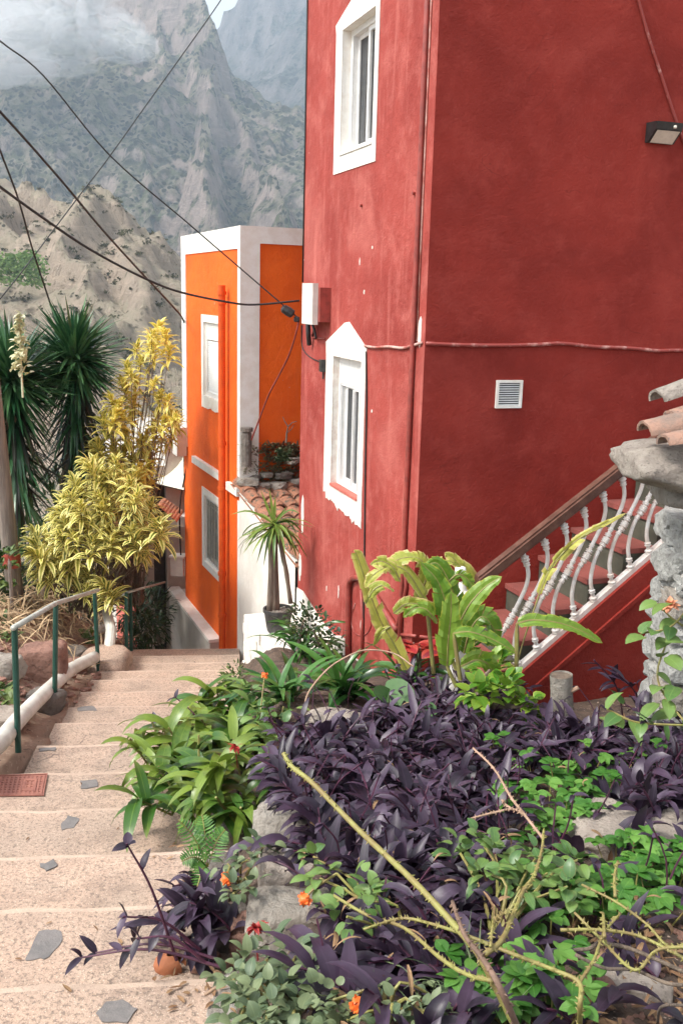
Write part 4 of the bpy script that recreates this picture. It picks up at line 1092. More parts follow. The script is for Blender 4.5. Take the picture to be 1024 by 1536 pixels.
# utility pole with red band and the thin post beside it
b = V(at(27, 905, 9.7)); t = at(-28, 430, 9.5); b.z -= .25
pole = thing('utility_pole', b, 'weathered leaning wooden pole with a red band at the left edge', 'pole')
tip = b + (t - b) * 2.2
mb = MB(); mb.tube([b.lerp(tip, i / 8) for i in range(9)], [.086, .084, .082, .08, .078, .076, .074, .072, .07], 16); mb.build('shaft', MAT['pole'], pole, smooth=True)
f = 1 - (836 - 430) / (905 - 430.0)
bb = b.lerp(t, .19); bt = b.lerp(t, .235)
mb = MB(); mb.tube([bb, bt], .092, 16); mb.rock(bt.lerp(bb, .5) + V((.0, -.095, 0)), .012, .012, .012, 1, 0, sub=2); mb.build('band', simple('red_band', (.42, .07, .045), (.30, .05, .035), 12, .6), pole)
b = V(at(21, 950, 9.2)); b.z -= .1
mb = MB(); mb.tube([b, at(15, 846, 9.2), at(13.5, 838, 9.2)], [.02, .02, .004], 8); mb.build('thin_post', MAT['pole'], label='thin grey stake standing just in front of the leaning pole', cat='stake')

# yuccas
def yucca(name, label, heads, base, flower=None):
    t = thing(name, base, label, 'yucca')
    for hi, (hp, rad, sk) in enumerate(heads):
        mb = MB(); mb.tube(curve([V(base), V((hp.x * .7 + base[0] * .3, hp.y, (hp.z + base[2]) / 2)), hp], 5), [.10 - .004 * i for i in range(11)], 9)
        mb.build('trunk', MAT['bark'], t)
        mb = MB()
        for i in range(520):
            u = rnd(-.75, 1); a = rnd(0, 2 * PI); q = math.sqrt(max(0, 1 - u * u)); d = V((q * math.cos(a), q * math.sin(a), u))
            L = rad * rnd(.85, 1.12) * (1 if u > -.3 else .9)
            mb.leaf(hp + d * .05 + V((0, 0, rnd(-.12, .10))), d, L, .030, rnd(.02, .4), .3, 4, prof=lambda t: (1 - t) ** .6 * (.55 + .45 * min(1, t * 6)))
        mb.build('crown', MAT['yucca'], t)
        mb = MB()
        for i in range(330):
            f = rnd(0, 1); c = hp + V((0, 0, -.08 - f * sk * .62)); a = rnd(0, 2 * PI); el = rnd(-1.35, -.35) if f > .12 else rnd(-1.0, -.1)
            d = V((math.cos(a) * math.cos(el), math.sin(a) * math.cos(el), math.sin(el)))
            mb.leaf(c, d, rad * rnd(.85, 1.2), .028, rnd(.2, .7), .25, 4, tint=max(0, min(1, rnd(-.1, .25) + f * .5)), prof=lambda t: (1 - t) ** .6 * (.55 + .45 * min(1, t * 6)))
        sk_ = mb.build('leaf_skirt', [MAT['yucca'], MAT['skirt']], t)
        import numpy as _n
        mi = [1 if random.random() < .42 else 0 for _ in range(len(mb.f) // 8 + 1)]
        sk_.data.polygons.foreach_set('material_index', [mi[i // 8] for i in range(len(mb.f))])
    if flower:
        mb = MB()
        for i in range(160):
            f = random.random(); c = flower[0].lerp(flower[1], f) + V((rnd(-1, 1), rnd(-1, 1), 0)) * .085 * (1 - f * .7)
            mb.leaf(c, V((rnd(-1, 1), rnd(-1, 1), rnd(-.6, .6))), rnd(.05, .09), .026, .5, .3, 3)
        mb.tube([flower[0] + V((0, 0, -.25)), flower[1]], .012, 6)
        mb.build('flower_spike', MAT['cream'], t)
    return t
y1 = at(112, 540, 11.2); yb = at(70, 900, 11.2)
yucca('yucca_tree', 'right hand spiky dark green yucca with a skirt of hanging leaves', [(y1, .64, 1.75)], yb)
y2 = at(18, 572, 10.7)
yucca('yucca_tree', 'left yucca with a cream flower spike behind the leaning pole', [(y2, .70, 2.0)], at(20, 900, 10.9), (at(33, 560, 10.0), at(28, 470, 10.0)))

# variegated yellow shrubs
def rosette(mb, c, ax, L, n, w, spread=1.2):
    ax = V(ax).normalized(); o = ax.orthogonal().normalized(); q = ax.cross(o); r0 = random.random() * .5
    for i in range(n):
        f = i / n; a = i * 2.4 + rnd(-.3, .3); el = .25 + spread * f
        d = ax * math.cos(el) + (o * math.cos(a) + q * math.sin(a)) * math.sin(el)
        mb.leaf(c - ax * f * L * .75, d, L * rnd(.75, 1.1) * (.6 + .5 * f), w * rnd(.85, 1.1), rnd(.7, 1.5), .18, 5, tint=min(1, max(0, r0 + rnd(0, .5))))
def songbush(label, pix, Y, L, mat, base, dens=20, w=.019):
    t = thing('variegated_shrub', base, label, 'shrub'); mb = MB(); sm = MB()
    for x, y, *s in pix:
        if random.random() < .2: continue
        c = at(x, y, Y + rnd(-.45, .35)); k_ = (s[0] if s else 1) * rnd(.65, 1.15)
        ax = V((rnd(-.4, .4) + (x - base_px[0]) / 260, rnd(-.7, .1), rnd(.5, 1.2)))
        rosette(mb, c, ax, L * k_, dens, w * k_)
        st = V(base) + V((rnd(-.2, .2), rnd(-.1, .1), 0)); mid = c.lerp(st, .5) + V((0, 0, -.05))
        sm.tube(curve([c - ax.normalized() * .05, c.lerp(mid, .4) - V((0, 0, .06)), mid, st], 3), [.004, .004, .004, .005, .005, .006, .006, .007, .008, .009], 5)
    mb.build('foliage', mat, t); sm.build('branches', MAT['bark'], t)
base_px = (190, 880)
up = []
rows_ = {497: (238, 245), 520: (212, 232, 250), 545: (195, 222, 240), 572: (185, 208, 232), 600: (172, 195, 218, 240, 262), 625: (160, 182, 205, 232, 255, 268), 650: (150, 172, 195, 220, 246, 264),
         675: (143, 166, 190, 212, 238, 256), 700: (140, 160, 182, 204, 228), 725: (132, 152, 175, 196, 220), 750: (120, 144, 168, 190, 214)}
for y, xs_ in rows_.items():
    for x in xs_:
        if y > 655 and x > 222: continue
        up.append((x + rnd(-6, 6), y + rnd(-8, 8)))
up += [(200, 722), (214, 702), (224, 682), (208, 745), (190, 738), (178, 700), (196, 690), (220, 728), (182, 760), (204, 768), (216, 660)]
songbush('tall yellow variegated shrub with narrow leaves left of the orange house', up + [(x + rnd(-16, 16), y + rnd(-16, 16)) for x, y in up], 11.1, .26, MAT['song'], at(190, 905, 11.2), 26, .026)
lo_ = [(105, 745), (128, 735), (152, 762), (98, 778, 1.2), (128, 778, 1.2), (158, 790), (182, 775), (60, 800), (82, 806), (48, 828), (112, 808, 1.2), (140, 812), (168, 806), (196, 800), (226, 800), (240, 805), (84, 838), (112, 842, 1.2), (145, 838), (172, 830), (200, 790), (100, 868), (128, 866), (62, 850), (150, 868, 1.1), (172, 862, 1.1), (144, 884), (212, 812), (165, 890), (110, 720), (135, 700), (165, 735), (190, 750), (205, 765), (150, 745), (180, 720), (120, 760), (215, 745), (145, 775), (88, 770), (200, 725), (230, 790), (175, 690), (155, 715)]
songbush('low spreading yellow and green variegated shrub on the left bank', lo_ + [(q[0] + rnd(-22, 22), q[1] + rnd(-16, 16)) for q in lo_], 9.9, .27, MAT['song_low'], at(130, 915, 10.2), 24, .029)

# dark bushes beyond the railing
def leafmass(name, label, mat, cpts, n, L, w, cat='bush', stem=None, drop=.8):
    mb = MB()
    for i in range(n):
        c, r = random.choice(cpts); u = V((random.gauss(0, 1), random.gauss(0, 1), random.gauss(0, 1))).normalized() * r * random.random() ** .4
        d = u.normalized() + V((rnd(-.6, .6), rnd(-.6, .6), rnd(-.2, .8)))
        mb.leaf(c + u, d, L * rnd(.6, 1.2), w * rnd(.7, 1.2), drop * rnd(.4, 1.4), .2, 4)
    t = thing(name, V(cpts[0][0]) + V((0, 0, -cpts[0][1])), label, cat); mb.build('foliage', mat, t)
    sm = MB(); b = V(cpts[0][0]) + V((0, 0, -cpts[0][1] * 2.2))
    for c, r in cpts: sm.tube([b, b.lerp(c, .5) + V((rnd(-.1, .1), 0, 0)), c], [.03, .02, .01], 6)
    sm.build('stem', MAT['bark'], t); return t
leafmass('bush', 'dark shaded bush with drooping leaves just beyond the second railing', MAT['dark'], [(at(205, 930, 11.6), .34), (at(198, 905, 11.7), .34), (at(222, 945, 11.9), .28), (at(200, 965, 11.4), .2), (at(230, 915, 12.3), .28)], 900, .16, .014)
leafmass('bush', 'mottled green bush below the narrow white house', MAT['bushy'], [(at(222, 880, 13.2), .30), (at(212, 855, 13.4), .30), (at(232, 860, 13.6), .25), (at(208, 830, 13.3), .3), (at(225, 900, 13.2), .25)], 1500, .085, .014)
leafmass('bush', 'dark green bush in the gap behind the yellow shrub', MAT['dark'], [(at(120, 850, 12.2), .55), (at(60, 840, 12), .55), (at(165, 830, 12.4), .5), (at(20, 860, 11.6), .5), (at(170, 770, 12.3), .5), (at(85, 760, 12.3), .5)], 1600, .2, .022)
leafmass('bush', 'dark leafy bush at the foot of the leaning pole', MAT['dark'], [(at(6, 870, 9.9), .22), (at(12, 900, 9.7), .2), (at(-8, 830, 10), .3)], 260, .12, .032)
mb = MB(); p0 = at(222, 905, 12.6); mb.tube(curve([at(205, 900, 12.4), at(226, 925, 12.4), at(240, 965, 12.3)], 4), .03, 7); mb.build('bare_branch', MAT['bark'], label='dark bare branch slanting down beside the narrow white house', cat='branch')
mb = MB(); mb.rock(at(238, 950, 12.9), .12, .14, .20, 5, .2); mb.build('boulder', MAT['rock_pale'], smooth=True, label='pale slab of stone at the foot of the narrow white house', cat='rock')

# distant houses in the valley
def farhouse(x, y, Y, w, h, d, label, tiled):
    P = at(x, y, Y); t = thing('distant_house', (P.x, P.y, P.z - h), label, 'house'); f = Frame((P.x, P.y), R(78), -1)
    mb = MB(); mb.fbox(f, -w / 2, w / 2, P.z - h * 2.5, P.z, -d, 0); mb.build('wall', MAT['trim'], t)
    mb = MB()
    if tiled: mb.prism(Frame((P.x, P.y), R(78), -1), [(-w / 2 - .3, P.z), (w / 2 + .3, P.z), (w / 2 + .1, P.z + h * .25), (-w / 2 - .1, P.z + h * .25)], -d, .3)
    else: mb.fbox(f, -w / 2 - .1, w / 2 + .1, P.z + .002, P.z + .3, -d - .1, .1)
    mb.build('roof', MAT['tile'] if tiled else MAT['trim'], t)
    for s in (-.3, .22):
        mb = MB(); mb.fbox(f, w * s, w * s + w * .14, P.z - h * .6, P.z - h * .3, -.02, .04); mb.build('window', MAT['black'], t)
farhouse(222, 752, 120, 4.2, 2.4, 5, 'small white flat roofed house far below in the valley', False)
farhouse(208, 770, 100, 3.4, 1.0, 4, 'distant house with a reddish roof just below the white one', True)

# ================================================================== CABLES IN THE AIR
def line(label, pts, r, mat='cable', name='power_line', k_=6):
    mb = MB(); mb.tube(curve([at(*p) for p in pts], k_), r, 6); return mb.build(name, MAT[mat], smooth=True, label=label, cat='cable')
Yh = FL.pt(2.87, 0, .1).y
line('thin straight cable from the upper left down to the clamp by the electric box', [(-90, -15, 7.6), (0, 61, 8.0), (65, 113, 8.3), (165, 233, 8.7), (280, 333, 9.0), (360, 402, 9.2), (432, 464, Yh), (446, 476, Yh + .02)], .0062)
line('faint thin cable crossing upward to the right towards the notch in the mountains', [(-60, 500, 16), (0, 449, 16.5), (119, 294, 18), (160, 241, 18.5), (230, 143, 19.2), (306, 37, 20), (345, -20, 20.4)], .011)
line('thick black cable descending to the white edge of the orange house', [(-80, 88, 8), (0, 167, 8.6), (90, 268, 9.6), (150, 340, 10.4), (202, 398, 11.2), (256, 456, 12), (274, 478, 12.4), (279, 500, 12.52), (279, 560, 12.55), (278, 620, 12.58), (281, 690, 12.5), (270, 760, 12.6), (272, 850, 12.6)], .0115)
line('thick black cable sagging across the orange house to the red wall', [(-80, 222, 6.6), (0, 280, 7.2), (58, 322, 7.6), (135, 374, 8.1), (216, 417, 8.5), (270, 438, 8.8), (341, 453, 9.05), (382, 457, 9.2), (449, 451, Yh + .02)], .0105)
line('black cable dropping steeply behind the right hand yucca', [(-30, 140, 9.6), (0, 224, 10), (27, 296, 10.5), (49, 373, 11), (77, 459, 11.7), (90, 500, 11.9)], .011)
line('red slack cable from the clamp down to the lean-to roof', [(448, 482, Yh), (444, 500, Yh + .02), (434, 531, 9.5), (420, 560, 9.7), (404, 590, 9.85), (390, 626, 10), (377, 660, 10.1)], .009, 'pipe_red')
ins = thing('cable_clamp', at(432, 468, Yh), 'black cable clamp strung just left of the electric box', 'clamp')
mb = MB(); c = at(432, 467, Yh); d = (at(446, 476, Yh) - c).normalized(); mb.tube([c - d * .07, c - d * .05, c, c + d * .05, c + d * .06], [.015, .04, .045, .04, .015], 10); mb.build('body', MAT['black'], ins)
mb = MB(); mb.rock(at(445, 479, Yh), .035, .035, .035, 3, .5, sub=2); mb.build('knot', MAT['black'], ins)

# ================================================================== STONE WALL ON THE RIGHT
sw0 = at(1004, 1000, 4.75)
swall = thing('stone_wall', (sw0.x, sw0.y, -1.6), 'rough whitewashed stone wall end under clay tiles at the right edge', 'wall')
FW = Frame((sw0.x, sw0.y), PI / 2 + R(4), -1)
mb = MB(); mb.fbox(FW, .015, 2.2, -1.6, .40, -.46, -.02); mb.build('mortar_core', MAT['peel'], swall)
random.seed(5)
z = -1.15; row = 0
while z < .36:
    hgt = rnd(.13, .24); s = rnd(-.02, .02); 
    while s < 2.2:
        L = rnd(.2, .42)
        mb = MB(); mb.rock(FW.pt(s + L / 2, z + hgt / 2, -.12 + rnd(-.02, .02)), L * .72, .20, hgt * .66, row * 7 + s * 11, .42, rot=R(-4) + rnd(-.2, .2), sub=4 if s < .8 else 3)
        mb.build('stone', MAT['rock_white'] if random.random() < .72 else MAT['rock'], swall); s += L * .93
    for o in (-.34,):
        mb = MB(); mb.rock(FW.pt(.13, z + hgt / 2, o), .2, .18, hgt * .66, row * 3 + 1, .42, sub=3); mb.build('stone', MAT['rock_white'], swall)
    z += hgt * .92; row += 1
random.seed(23)
cs = at(1006, 694, 4.6)
mb = MB(); mb.rock((cs.x + .17, cs.y + .05, cs.z - .01), .50, .38, .135, 4.2, .22, rot=.05, sub=4); mb.build('capstone', MAT['slab'], swall, smooth=True)
mb = MB(); mb.rock((cs.x + .30, cs.y + .06, cs.z - .15), .42, .28, .09, 9.1, .3, sub=4); mb.build('under_stone', MAT['rock'], swall, smooth=True)
def barrel(p0, p1, r0, r1, lab, mat, roll=0.0):
    mb = MB(); p0, p1 = V(p0), V(p1); d = (p1 - p0).normalized(); sd = d.cross(V((0, 0, 1))).normalized(); up = sd.cross(d); n = 12; m_ = 8
    sd, up = sd * math.cos(roll) + up * math.sin(roll), up * math.cos(roll) - sd * math.sin(roll)
    out, inn = [], []
    for i in range(m_ + 1):
        t = i / m_; c = p0.lerp(p1, t); r = r0 + (r1 - r0) * t
        for L_, th in ((out, 0), (inn, .018)):
            L_.append([c + sd * (r - th) * math.cos(PI * j / n) + up * ((r - th) * math.sin(PI * j / n) * .68) + V((0, 0, .006 * noise.noise(c * 9 + V((j, 0, th))))) for j in range(n + 1)])
    mb.grid(out); mb.grid([r[::-1] for r in inn]); mb.grid([out[0], inn[0]]); mb.grid([out[-1], inn[-1]])
    mb.grid([[r[0] for r in out], [r[0] for r in inn]]); mb.grid([[r[-1] for r in out], [r[-1] for r in inn]])
    return mb.build('roof_tile', MAT[mat], smooth=True, label=lab, cat='roof tile', group='loose tiles on the stone wall')
barrel(at(966, 650, 4.45), at(1130, 612, 4.52), .085, .10, 'pinkish clay tile, lowest one jutting left over the capstone', 'tile_old', .0)
barrel(at(994, 668, 4.30), at(1140, 640, 4.36), .075, .09, 'brown clay tile lying in front, directly on the capstone', 'tile_old', .1)
barrel(at(985, 602, 4.6), at(1140, 548, 4.7), .085, .10, 'grey lichen covered tile jutting out on top of the pile', 'slab', .1)
barrel(at(1006, 632, 4.5), at(1140, 596, 4.6), .075, .09, 'small dark tile wedged between the top two tiles', 'tile_old', -.1)

# ================================================================== GARDEN PLANTS
random.seed(41)
def shoot(lm, sm, b, d, L, n, ll, lw, droop=.6):
    d = V(d).normalized(); pts = [V(b)]; hor = V((d.x, d.y, 0)); 
    if hor.length < .05: hor = V((rnd(-1, 1), rnd(-1, 1), 0))
    hor.normalize(); e = math.asin(d.z); m_ = 7; dirs = []
    for i in range(m_):
        e2 = e - droop * (i / m_) ** 1.4; dd = hor * math.cos(e2) + V((0, 0, math.sin(e2))); dirs.append(dd)
        pts.append(pts[-1] + dd * L / m_)
    sm.tube(pts, [.0048] * 3 + [.0042] * 3 + [.0036, .003], 5, caps=False)
    a0 = rnd(0, 6.28); t0 = rnd(0, .9)
    for i in range(n):
        f = (i + .8) / n; x = f * m_; k_ = min(m_ - 1, int(x)); c = pts[k_].lerp(pts[k_ + 1], min(1, x - k_)); dd = dirs[k_]
        o = dd.orthogonal().normalized(); q = dd.cross(o); a = a0 + i * PI + rnd(-.5, .5)
        op = .95 - .45 * f; ld = dd * math.cos(op) + (o * math.cos(a) + q * math.sin(a)) * math.sin(op)
        sc = .6 + .55 * math.sin(PI * (.15 + .75 * f))
        lm.leaf(c, ld, ll * sc * rnd(.7, 1.2), lw * sc * rnd(.75, 1.15), rnd(.1, 1.6), rnd(.05, .6), 5, tint=min(1, max(0, t0 + rnd(-.25, .25))),
                prof=lambda t: (min(1, .55 + t * 2.2) * (1 - t ** 2.6) ** .85))
ROCKZ = [(395, 1270), (450, 1210), (475, 1290), (460, 1330), (505, 1390), (430, 1410), (390, 1390)]
GREENZ = [(150, 1000), (330, 1020), (455, 1060), (425, 1200), (360, 1290), (255, 1300), (150, 1290)]
SOILZ = [(872, 1400), (1100, 1360), (1100, 1700), (880, 1700)]
PALEZ = [(880, 1222), (1012, 1215), (1040, 1300), (900, 1306)]
SAGEZ = [(330, 1395), (545, 1405), (560, 1600), (330, 1600)]
LIMEZ = [(740, 1160), (900, 1130), (940, 1240), (890, 1330), (780, 1320)]
LIME2 = [(800, 1310), (1060, 1260), (1060, 1420), (820, 1420)]
LIME3 = [(690, 1440), (860, 1450), (860, 1600), (640, 1600)]
lm, sm = MB(), MB(); cnt = 0; tries = 0
while cnt < 860 and tries < 30000:
    tries += 1
    q = rnd(1.0, 6.3); p = bed_left(q) + rnd(.06, 3.6); P = fpq(p, q); P.z = bed_z(P.x, P.y)
    x, y = topix(P + V((0, 0, .09)))
    if not (250 < x < 1120 and 1030 < y < 1640): continue
    if x < 420 and y < 1280: continue
    if inpoly(x, y, ROCKZ) or inpoly(x, y, GREENZ) or inpoly(x, y, PALEZ): continue
    if inpoly(x, y, SOILZ) and random.random() < .93: continue
    if inpoly(x, y, SAGEZ) and random.random() < .75: continue
    if inpoly(x, y, LIMEZ) and random.random() < .82: continue
    if inpoly(x, y, LIME2) and random.random() < .85: continue
    if inpoly(x, y, LIME3) and random.random() < .75: continue
    if x < 600 and y < 1080: continue
    if x > 770 and y < 1085: continue
    cnt += 1
    d = V((rnd(-1, 1) - .15, rnd(-1, .7) - .2, rnd(.1, 1.7))); lk = rnd(.7, 1.12)
    shoot(lm, sm, P, d, rnd(.13, .31) * (.62 if q < 3.2 else 1), random.randint(6, 9) - (1 if q < 3.2 else 0), rnd(.11, .16) * lk, rnd(.019, .030) * lk, rnd(.3, 1.3))
for _ in range(260):                            # bare dark stalks poking out of the carpet
    q = rnd(2.2, 6.0); p = bed_left(q) + rnd(.1, 3.4); P = fpq(p, q); P.z = bed_z(P.x, P.y); x, y = topix(P)
    if x > 770 and y < 1100 or inpoly(x, y, SOILZ) or y < 1060 or x < 430 or x > 1060: continue
    t = P + V((rnd(-.16, .16), rnd(-.2, .1), rnd(.16, .34))); sm.tube(curve([P, P.lerp(t, .5) + V((rnd(-.03, .03), 0, .02)), t], 3), .0034, 4)
    for a in range(2): lm.leaf(t, V((rnd(-1, 1), rnd(-1, .4), rnd(-.2, .8))), rnd(.03, .06), .010, .8, .3, 4)
lm.build('purple_groundcover', MAT['purple'], label='dense carpet of dark purple spear shaped leaves filling the planting bed', cat='ground cover', kind='stuff')
sm.build('purple_groundcover_stems', MAT['purple_stem'], bpy.data.objects['purple_groundcover'])
# single shoots reaching out over the steps
shoots = [((265, 1440), (190, 1265), 'long bare purple shoot curving up over the step above the fern'), ((300, 1425), (185, 1375), 'purple shoot pointing left at the step edge below the long bare one'), ((310, 1445), (205, 1408), 'short purple shoot hanging over the step near the broken pot'),
          ((330, 1440), (140, 1430), 'low purple sprig lying on the second tread left of the broken pot'), ((330, 1450), (118, 1437), 'lowest and leftmost purple sprig lying on the tread'), ((330, 1130), (262, 1045), 'purple shoot standing above the arching green leaves'), ((345, 1120), (232, 1082), 'purple shoot at the left side of the arching green leaves')]
for (bx, by), (tx, ty), lab in shoots:
    b = bed(bx, by, .06); tp = at(tx, ty, b.y + rnd(-.10, .05) + (.1 if ty < 1100 else 0)); lmb, smb = MB(), MB()
    if tp.z < zs(tp.y) + .03: tp = V(onstep(tx, ty)) + V((0, 0, .03))
    mid = b.lerp(tp, .5) + V((0, 0, .05)); P = curve([b, mid, tp], 5)
    smb.tube(P, [.006 - .0003 * i for i in range(len(P))], 6)
    dd = (P[-1] - P[-3]).normalized()
    for a in (0, 1, 2):
        o = dd.orthogonal(); o.rotate(Matrix.Rotation(a * 2.1 + rnd(0, 1), 3, dd)); lmb.leaf(P[-1] - dd * .01, dd * .5 + o * .7, rnd(.05, .085), .016, rnd(.2, .8), .35, 5)
    for f in (.45, .7):
        c = P[int(f * (len(P) - 1))]; o = dd.orthogonal(); o.rotate(Matrix.Rotation(rnd(0, 6), 3, dd)); lmb.leaf(c, dd * .7 + o * .6, rnd(.05, .09), .014, .6, .3, 5)
    t = thing('purple_shoot', b, lab, 'plant', 'purple shoots leaning over the steps'); lmb.build('leaves', MAT['purple'], t); smb.build('stem', MAT['purple_stem'], t)
# denser purple tuft at the step edge
for cx, cy, lab, nn in ((318, 1385, 'large drooping purple tuft hanging over the step above the broken pot', 9), (300, 1345, 'smaller purple tuft just below the fern', 5)):
    lmb, smb = MB(), MB(); b = bed(cx, cy, .05)
    for _ in range(nn): shoot(lmb, smb, b + V((rnd(-.1, .1), rnd(-.1, .1), 0)), (rnd(-1, .5), rnd(-1, .2), rnd(.2, 1.2)), rnd(.12, .25), 7, rnd(.12, .16), rnd(.02, .026), .9)
    t = thing('purple_plant', b, lab, 'plant'); lmb.build('leaves', MAT['purple'], t); smb.build('stem', MAT['purple_stem'], t)

def strapclump(name, label, c, n, L, w, mat, el=(.5, 1.3), droop=(.8, 1.8), bias=(0, 0), cat='plant', fold=.3, prof=None, spread=.06):
    t = thing(name, c, label, cat); mb = MB()
    for i in range(n):
        a = rnd(0, 2 * PI); e = rnd(*el); d = V((math.cos(a) * math.cos(e) + bias[0], math.sin(a) * math.cos(e) + bias[1], math.sin(e)))
        mb.leaf(V(c) + V((rnd(-spread, spread), rnd(-spread, spread), rnd(-.02, .05))), d, L * rnd(.65, 1.15), w * rnd(.8, 1.15), rnd(*droop), fold, 8, prof=prof)
    mb.build('foliage', mat, t); return t
strapP = lambda t: min(1, .55 + 1.5 * t) * (1 - t ** 3) ** .8
# clivia / agapanthus like clumps at the foot of the red wall
strapclump('strap_leaf_plant', 'glossy dark strap leaved clump nearest the block pedestal', bed(452, 985, .02), 46, .52, .019, MAT['strap'], (.6, 1.45), (1.2, 2.4), prof=strapP)
strapclump('strap_leaf_plant', 'broad bright green strap leaved clump below the lower red window', bed(520, 1045, .02), 34, .50, .030, MAT['strap'], (.4, 1.2), (.7, 1.7), (-.25, -.2), prof=strapP)
strapclump('strap_leaf_plant', 'green strap leaved clump behind the orange flower', bed(432, 1050, .02), 26, .48, .028, MAT['strap'], (.35, 1.1), (.6, 1.6), (-.2, -.1), prof=strapP)
strapclump('strap_leaf_plant', 'strap leaved clump right of the broad heart leaf', bed(612, 1035, .02), 20, .42, .028, MAT['strap'], (.5, 1.3), (.6, 1.6), prof=strapP)
leafmass('leafy_shrub', 'small dark leaved shrub against the foot of the red wall', MAT['dark'], [(at(470, 945, 7.6), .20), (at(492, 965, 7.3), .16), (at(455, 930, 7.8), .15)], 420, .05, .014, 'shrub')
leafmass('leafy_shrub', 'little fine leaved bush at the right edge of the steps by the white pedestal', MAT['bushy'], [(at(352, 1015, 8.2), .13), (at(345, 1030, 7.8), .12)], 300, .05, .010, 'shrub')
# arching leafy plant overhanging the steps
sword = lambda t: math.sin(PI * min(1, .12 + .88 * t) ** .8) ** .75
def archplant(label, cx, cy, n, L, w, o=.03):
    c = bed(cx, cy, o); t = thing('arching_leaf_plant', c, label, 'plant'); mb = MB(); sm2 = MB()
    for s_ in range(n):
        a = rnd(0, 2 * PI); h = rnd(.12, .34); b2 = c + V((math.cos(a) * .10, math.sin(a) * .10, 0)); tp = b2 + V((math.cos(a) * .12 - .05, math.sin(a) * .12 - .04, h)); sm2.tube([b2, b2.lerp(tp, .5), tp], .006, 5)
        r0 = random.random()
        for i in range(9):
            f = rnd(.3, 1); aa = rnd(0, 2 * PI); e = rnd(.1, 1.1)
            mb.leaf(b2.lerp(tp, f), V((math.cos(aa) * math.cos(e) - .22, math.sin(aa) * math.cos(e) - .15, math.sin(e))), L * rnd(.65, 1.15), w * rnd(.8, 1.2), rnd(.9, 2.0), .22, 7, tint=min(1, max(0, r0 + rnd(-.3, .3))), prof=sword)
    mb.build('foliage', MAT['green'], t); sm2.build('stem', MAT['cane'], t)
archplant('arching green leaved plant spilling left over the steps, the lowest of the green mass', 285, 1215, 8, .31, .033)
archplant('arching green leaved plant above the fern, in the middle of the green mass', 322, 1165, 9, .31, .033)
archplant('arching green leaved plant at the top of the green mass beside the steps', 330, 1105, 9, .30, .033)
archplant('arching green leaved plant at the outer left of the green mass, over the tread', 262, 1165, 7, .27, .026)
archplant('small arching green plant tucked low between the fern and the grey rock', 372, 1225, 6, .24, .024)
archplant('arching green plant leaning right towards the purple leaves', 365, 1140, 7, .28, .030)
# orange flowered oval leaf plant
def ovalplant(name, label, spots, mat, L, w, n, cat='plant', fl=None, stemto=None, h=.0):
    c0 = spots[0][0]; t = thing(name, c0, label, cat); mb, sm2 = MB(), MB()
    base = V(stemto) if stemto is not None else c0 + V((0, 0, -.25))
    for c, r in spots:
        sm2.tube(curve([base, base.lerp(c, .5) + V((rnd(-.05, .05), 0, rnd(0, .08))), c], 3), [.006] * 3 + [.004] * 4, 5)
        for i in range(n):
            u = V((random.gauss(0, 1), random.gauss(0, 1), random.gauss(0, .8))).normalized(); 
            mb.leaf(c + u * r * random.random() ** .5, u + V((rnd(-.5, .5), rnd(-.7, .2), rnd(-.3, .6))), L * rnd(.6, 1.2), w * rnd(.8, 1.2), rnd(.3, 1.1), rnd(.1, .35), 5)
    mb.build('foliage', mat, t); sm2.build('stem', MAT['cane'], t)
    for (x, y, Y) in (fl or ()):
        p = at(x, y, Y); f = MB()
        f.rock(p, .019, .019, .017, x, .10, sub=3)
        for i in range(22):
            d = V((random.gauss(0, 1), random.gauss(0, 1), random.gauss(0, 1))).normalized(); o = d.orthogonal().normalized() * .006
            f.face(f.p(p + d * .014 - o), f.p(p + d * .014 + o), f.p(p + d * .024 + o * .5), f.p(p + d * .024 - o * .5))
        fo = f.build('orange_flower', MAT['orange_fruit'], t, smooth=True)
        s2 = MB(); s2.tube(curve([p, p.lerp(c0, .3) + V((0, 0, .01)), c0], 3), .004, 5); s2.build('flower_stalk', MAT['cane'], t)
    return t
Yg = 5.6
ovalplant('oval_leaf_plant', 'pale green oval leaved plant carrying one orange flower near the top of the bed', [(at(390, 1075, 5.3), .14), (at(415, 1110, 5.0), .13), (at(375, 1040, 5.6), .10), (at(425, 1060, 5.4), .10), (at(430, 1150, 4.6), .10)], MAT['rose'], .10, .026, 20, fl=[(397, 1013, 5.5)])
Yr = 2.75
ovalplant('rose_bush', 'rose bush with oval leaves and an orange bud in front of the pale rock', [(at(505, 1310, 2.65), .05), (at(535, 1325, 2.62), .055), (at(480, 1318, 2.68), .04), (at(520, 1375, 2.42), .055), (at(545, 1352, 2.5), .05), (at(560, 1335, 2.55), .04), (at(470, 1285, 2.8), .03)], MAT['rose'], .055, .019, 8, 'rose bush', fl=[(457, 1349, 2.6)], stemto=bed(600, 1420))
ovalplant('rose_bush', 'rose bush with crowded green leaves between purple leaves and the lime clump', [(at(720, 1260, 2.85), .05), (at(690, 1280, 2.76), .05), (at(742, 1282, 2.76), .05), (at(765, 1300, 2.67), .05), (at(730, 1310, 2.62), .05), (at(785, 1330, 2.58), .06), (at(820, 1310, 2.67), .06), (at(850, 1330, 2.58), .06), (at(805, 1285, 2.76), .05), (at(865, 1290, 2.76), .04)], MAT['rose'], .055, .018, 16, 'rose bush', stemto=bed(740, 1420))
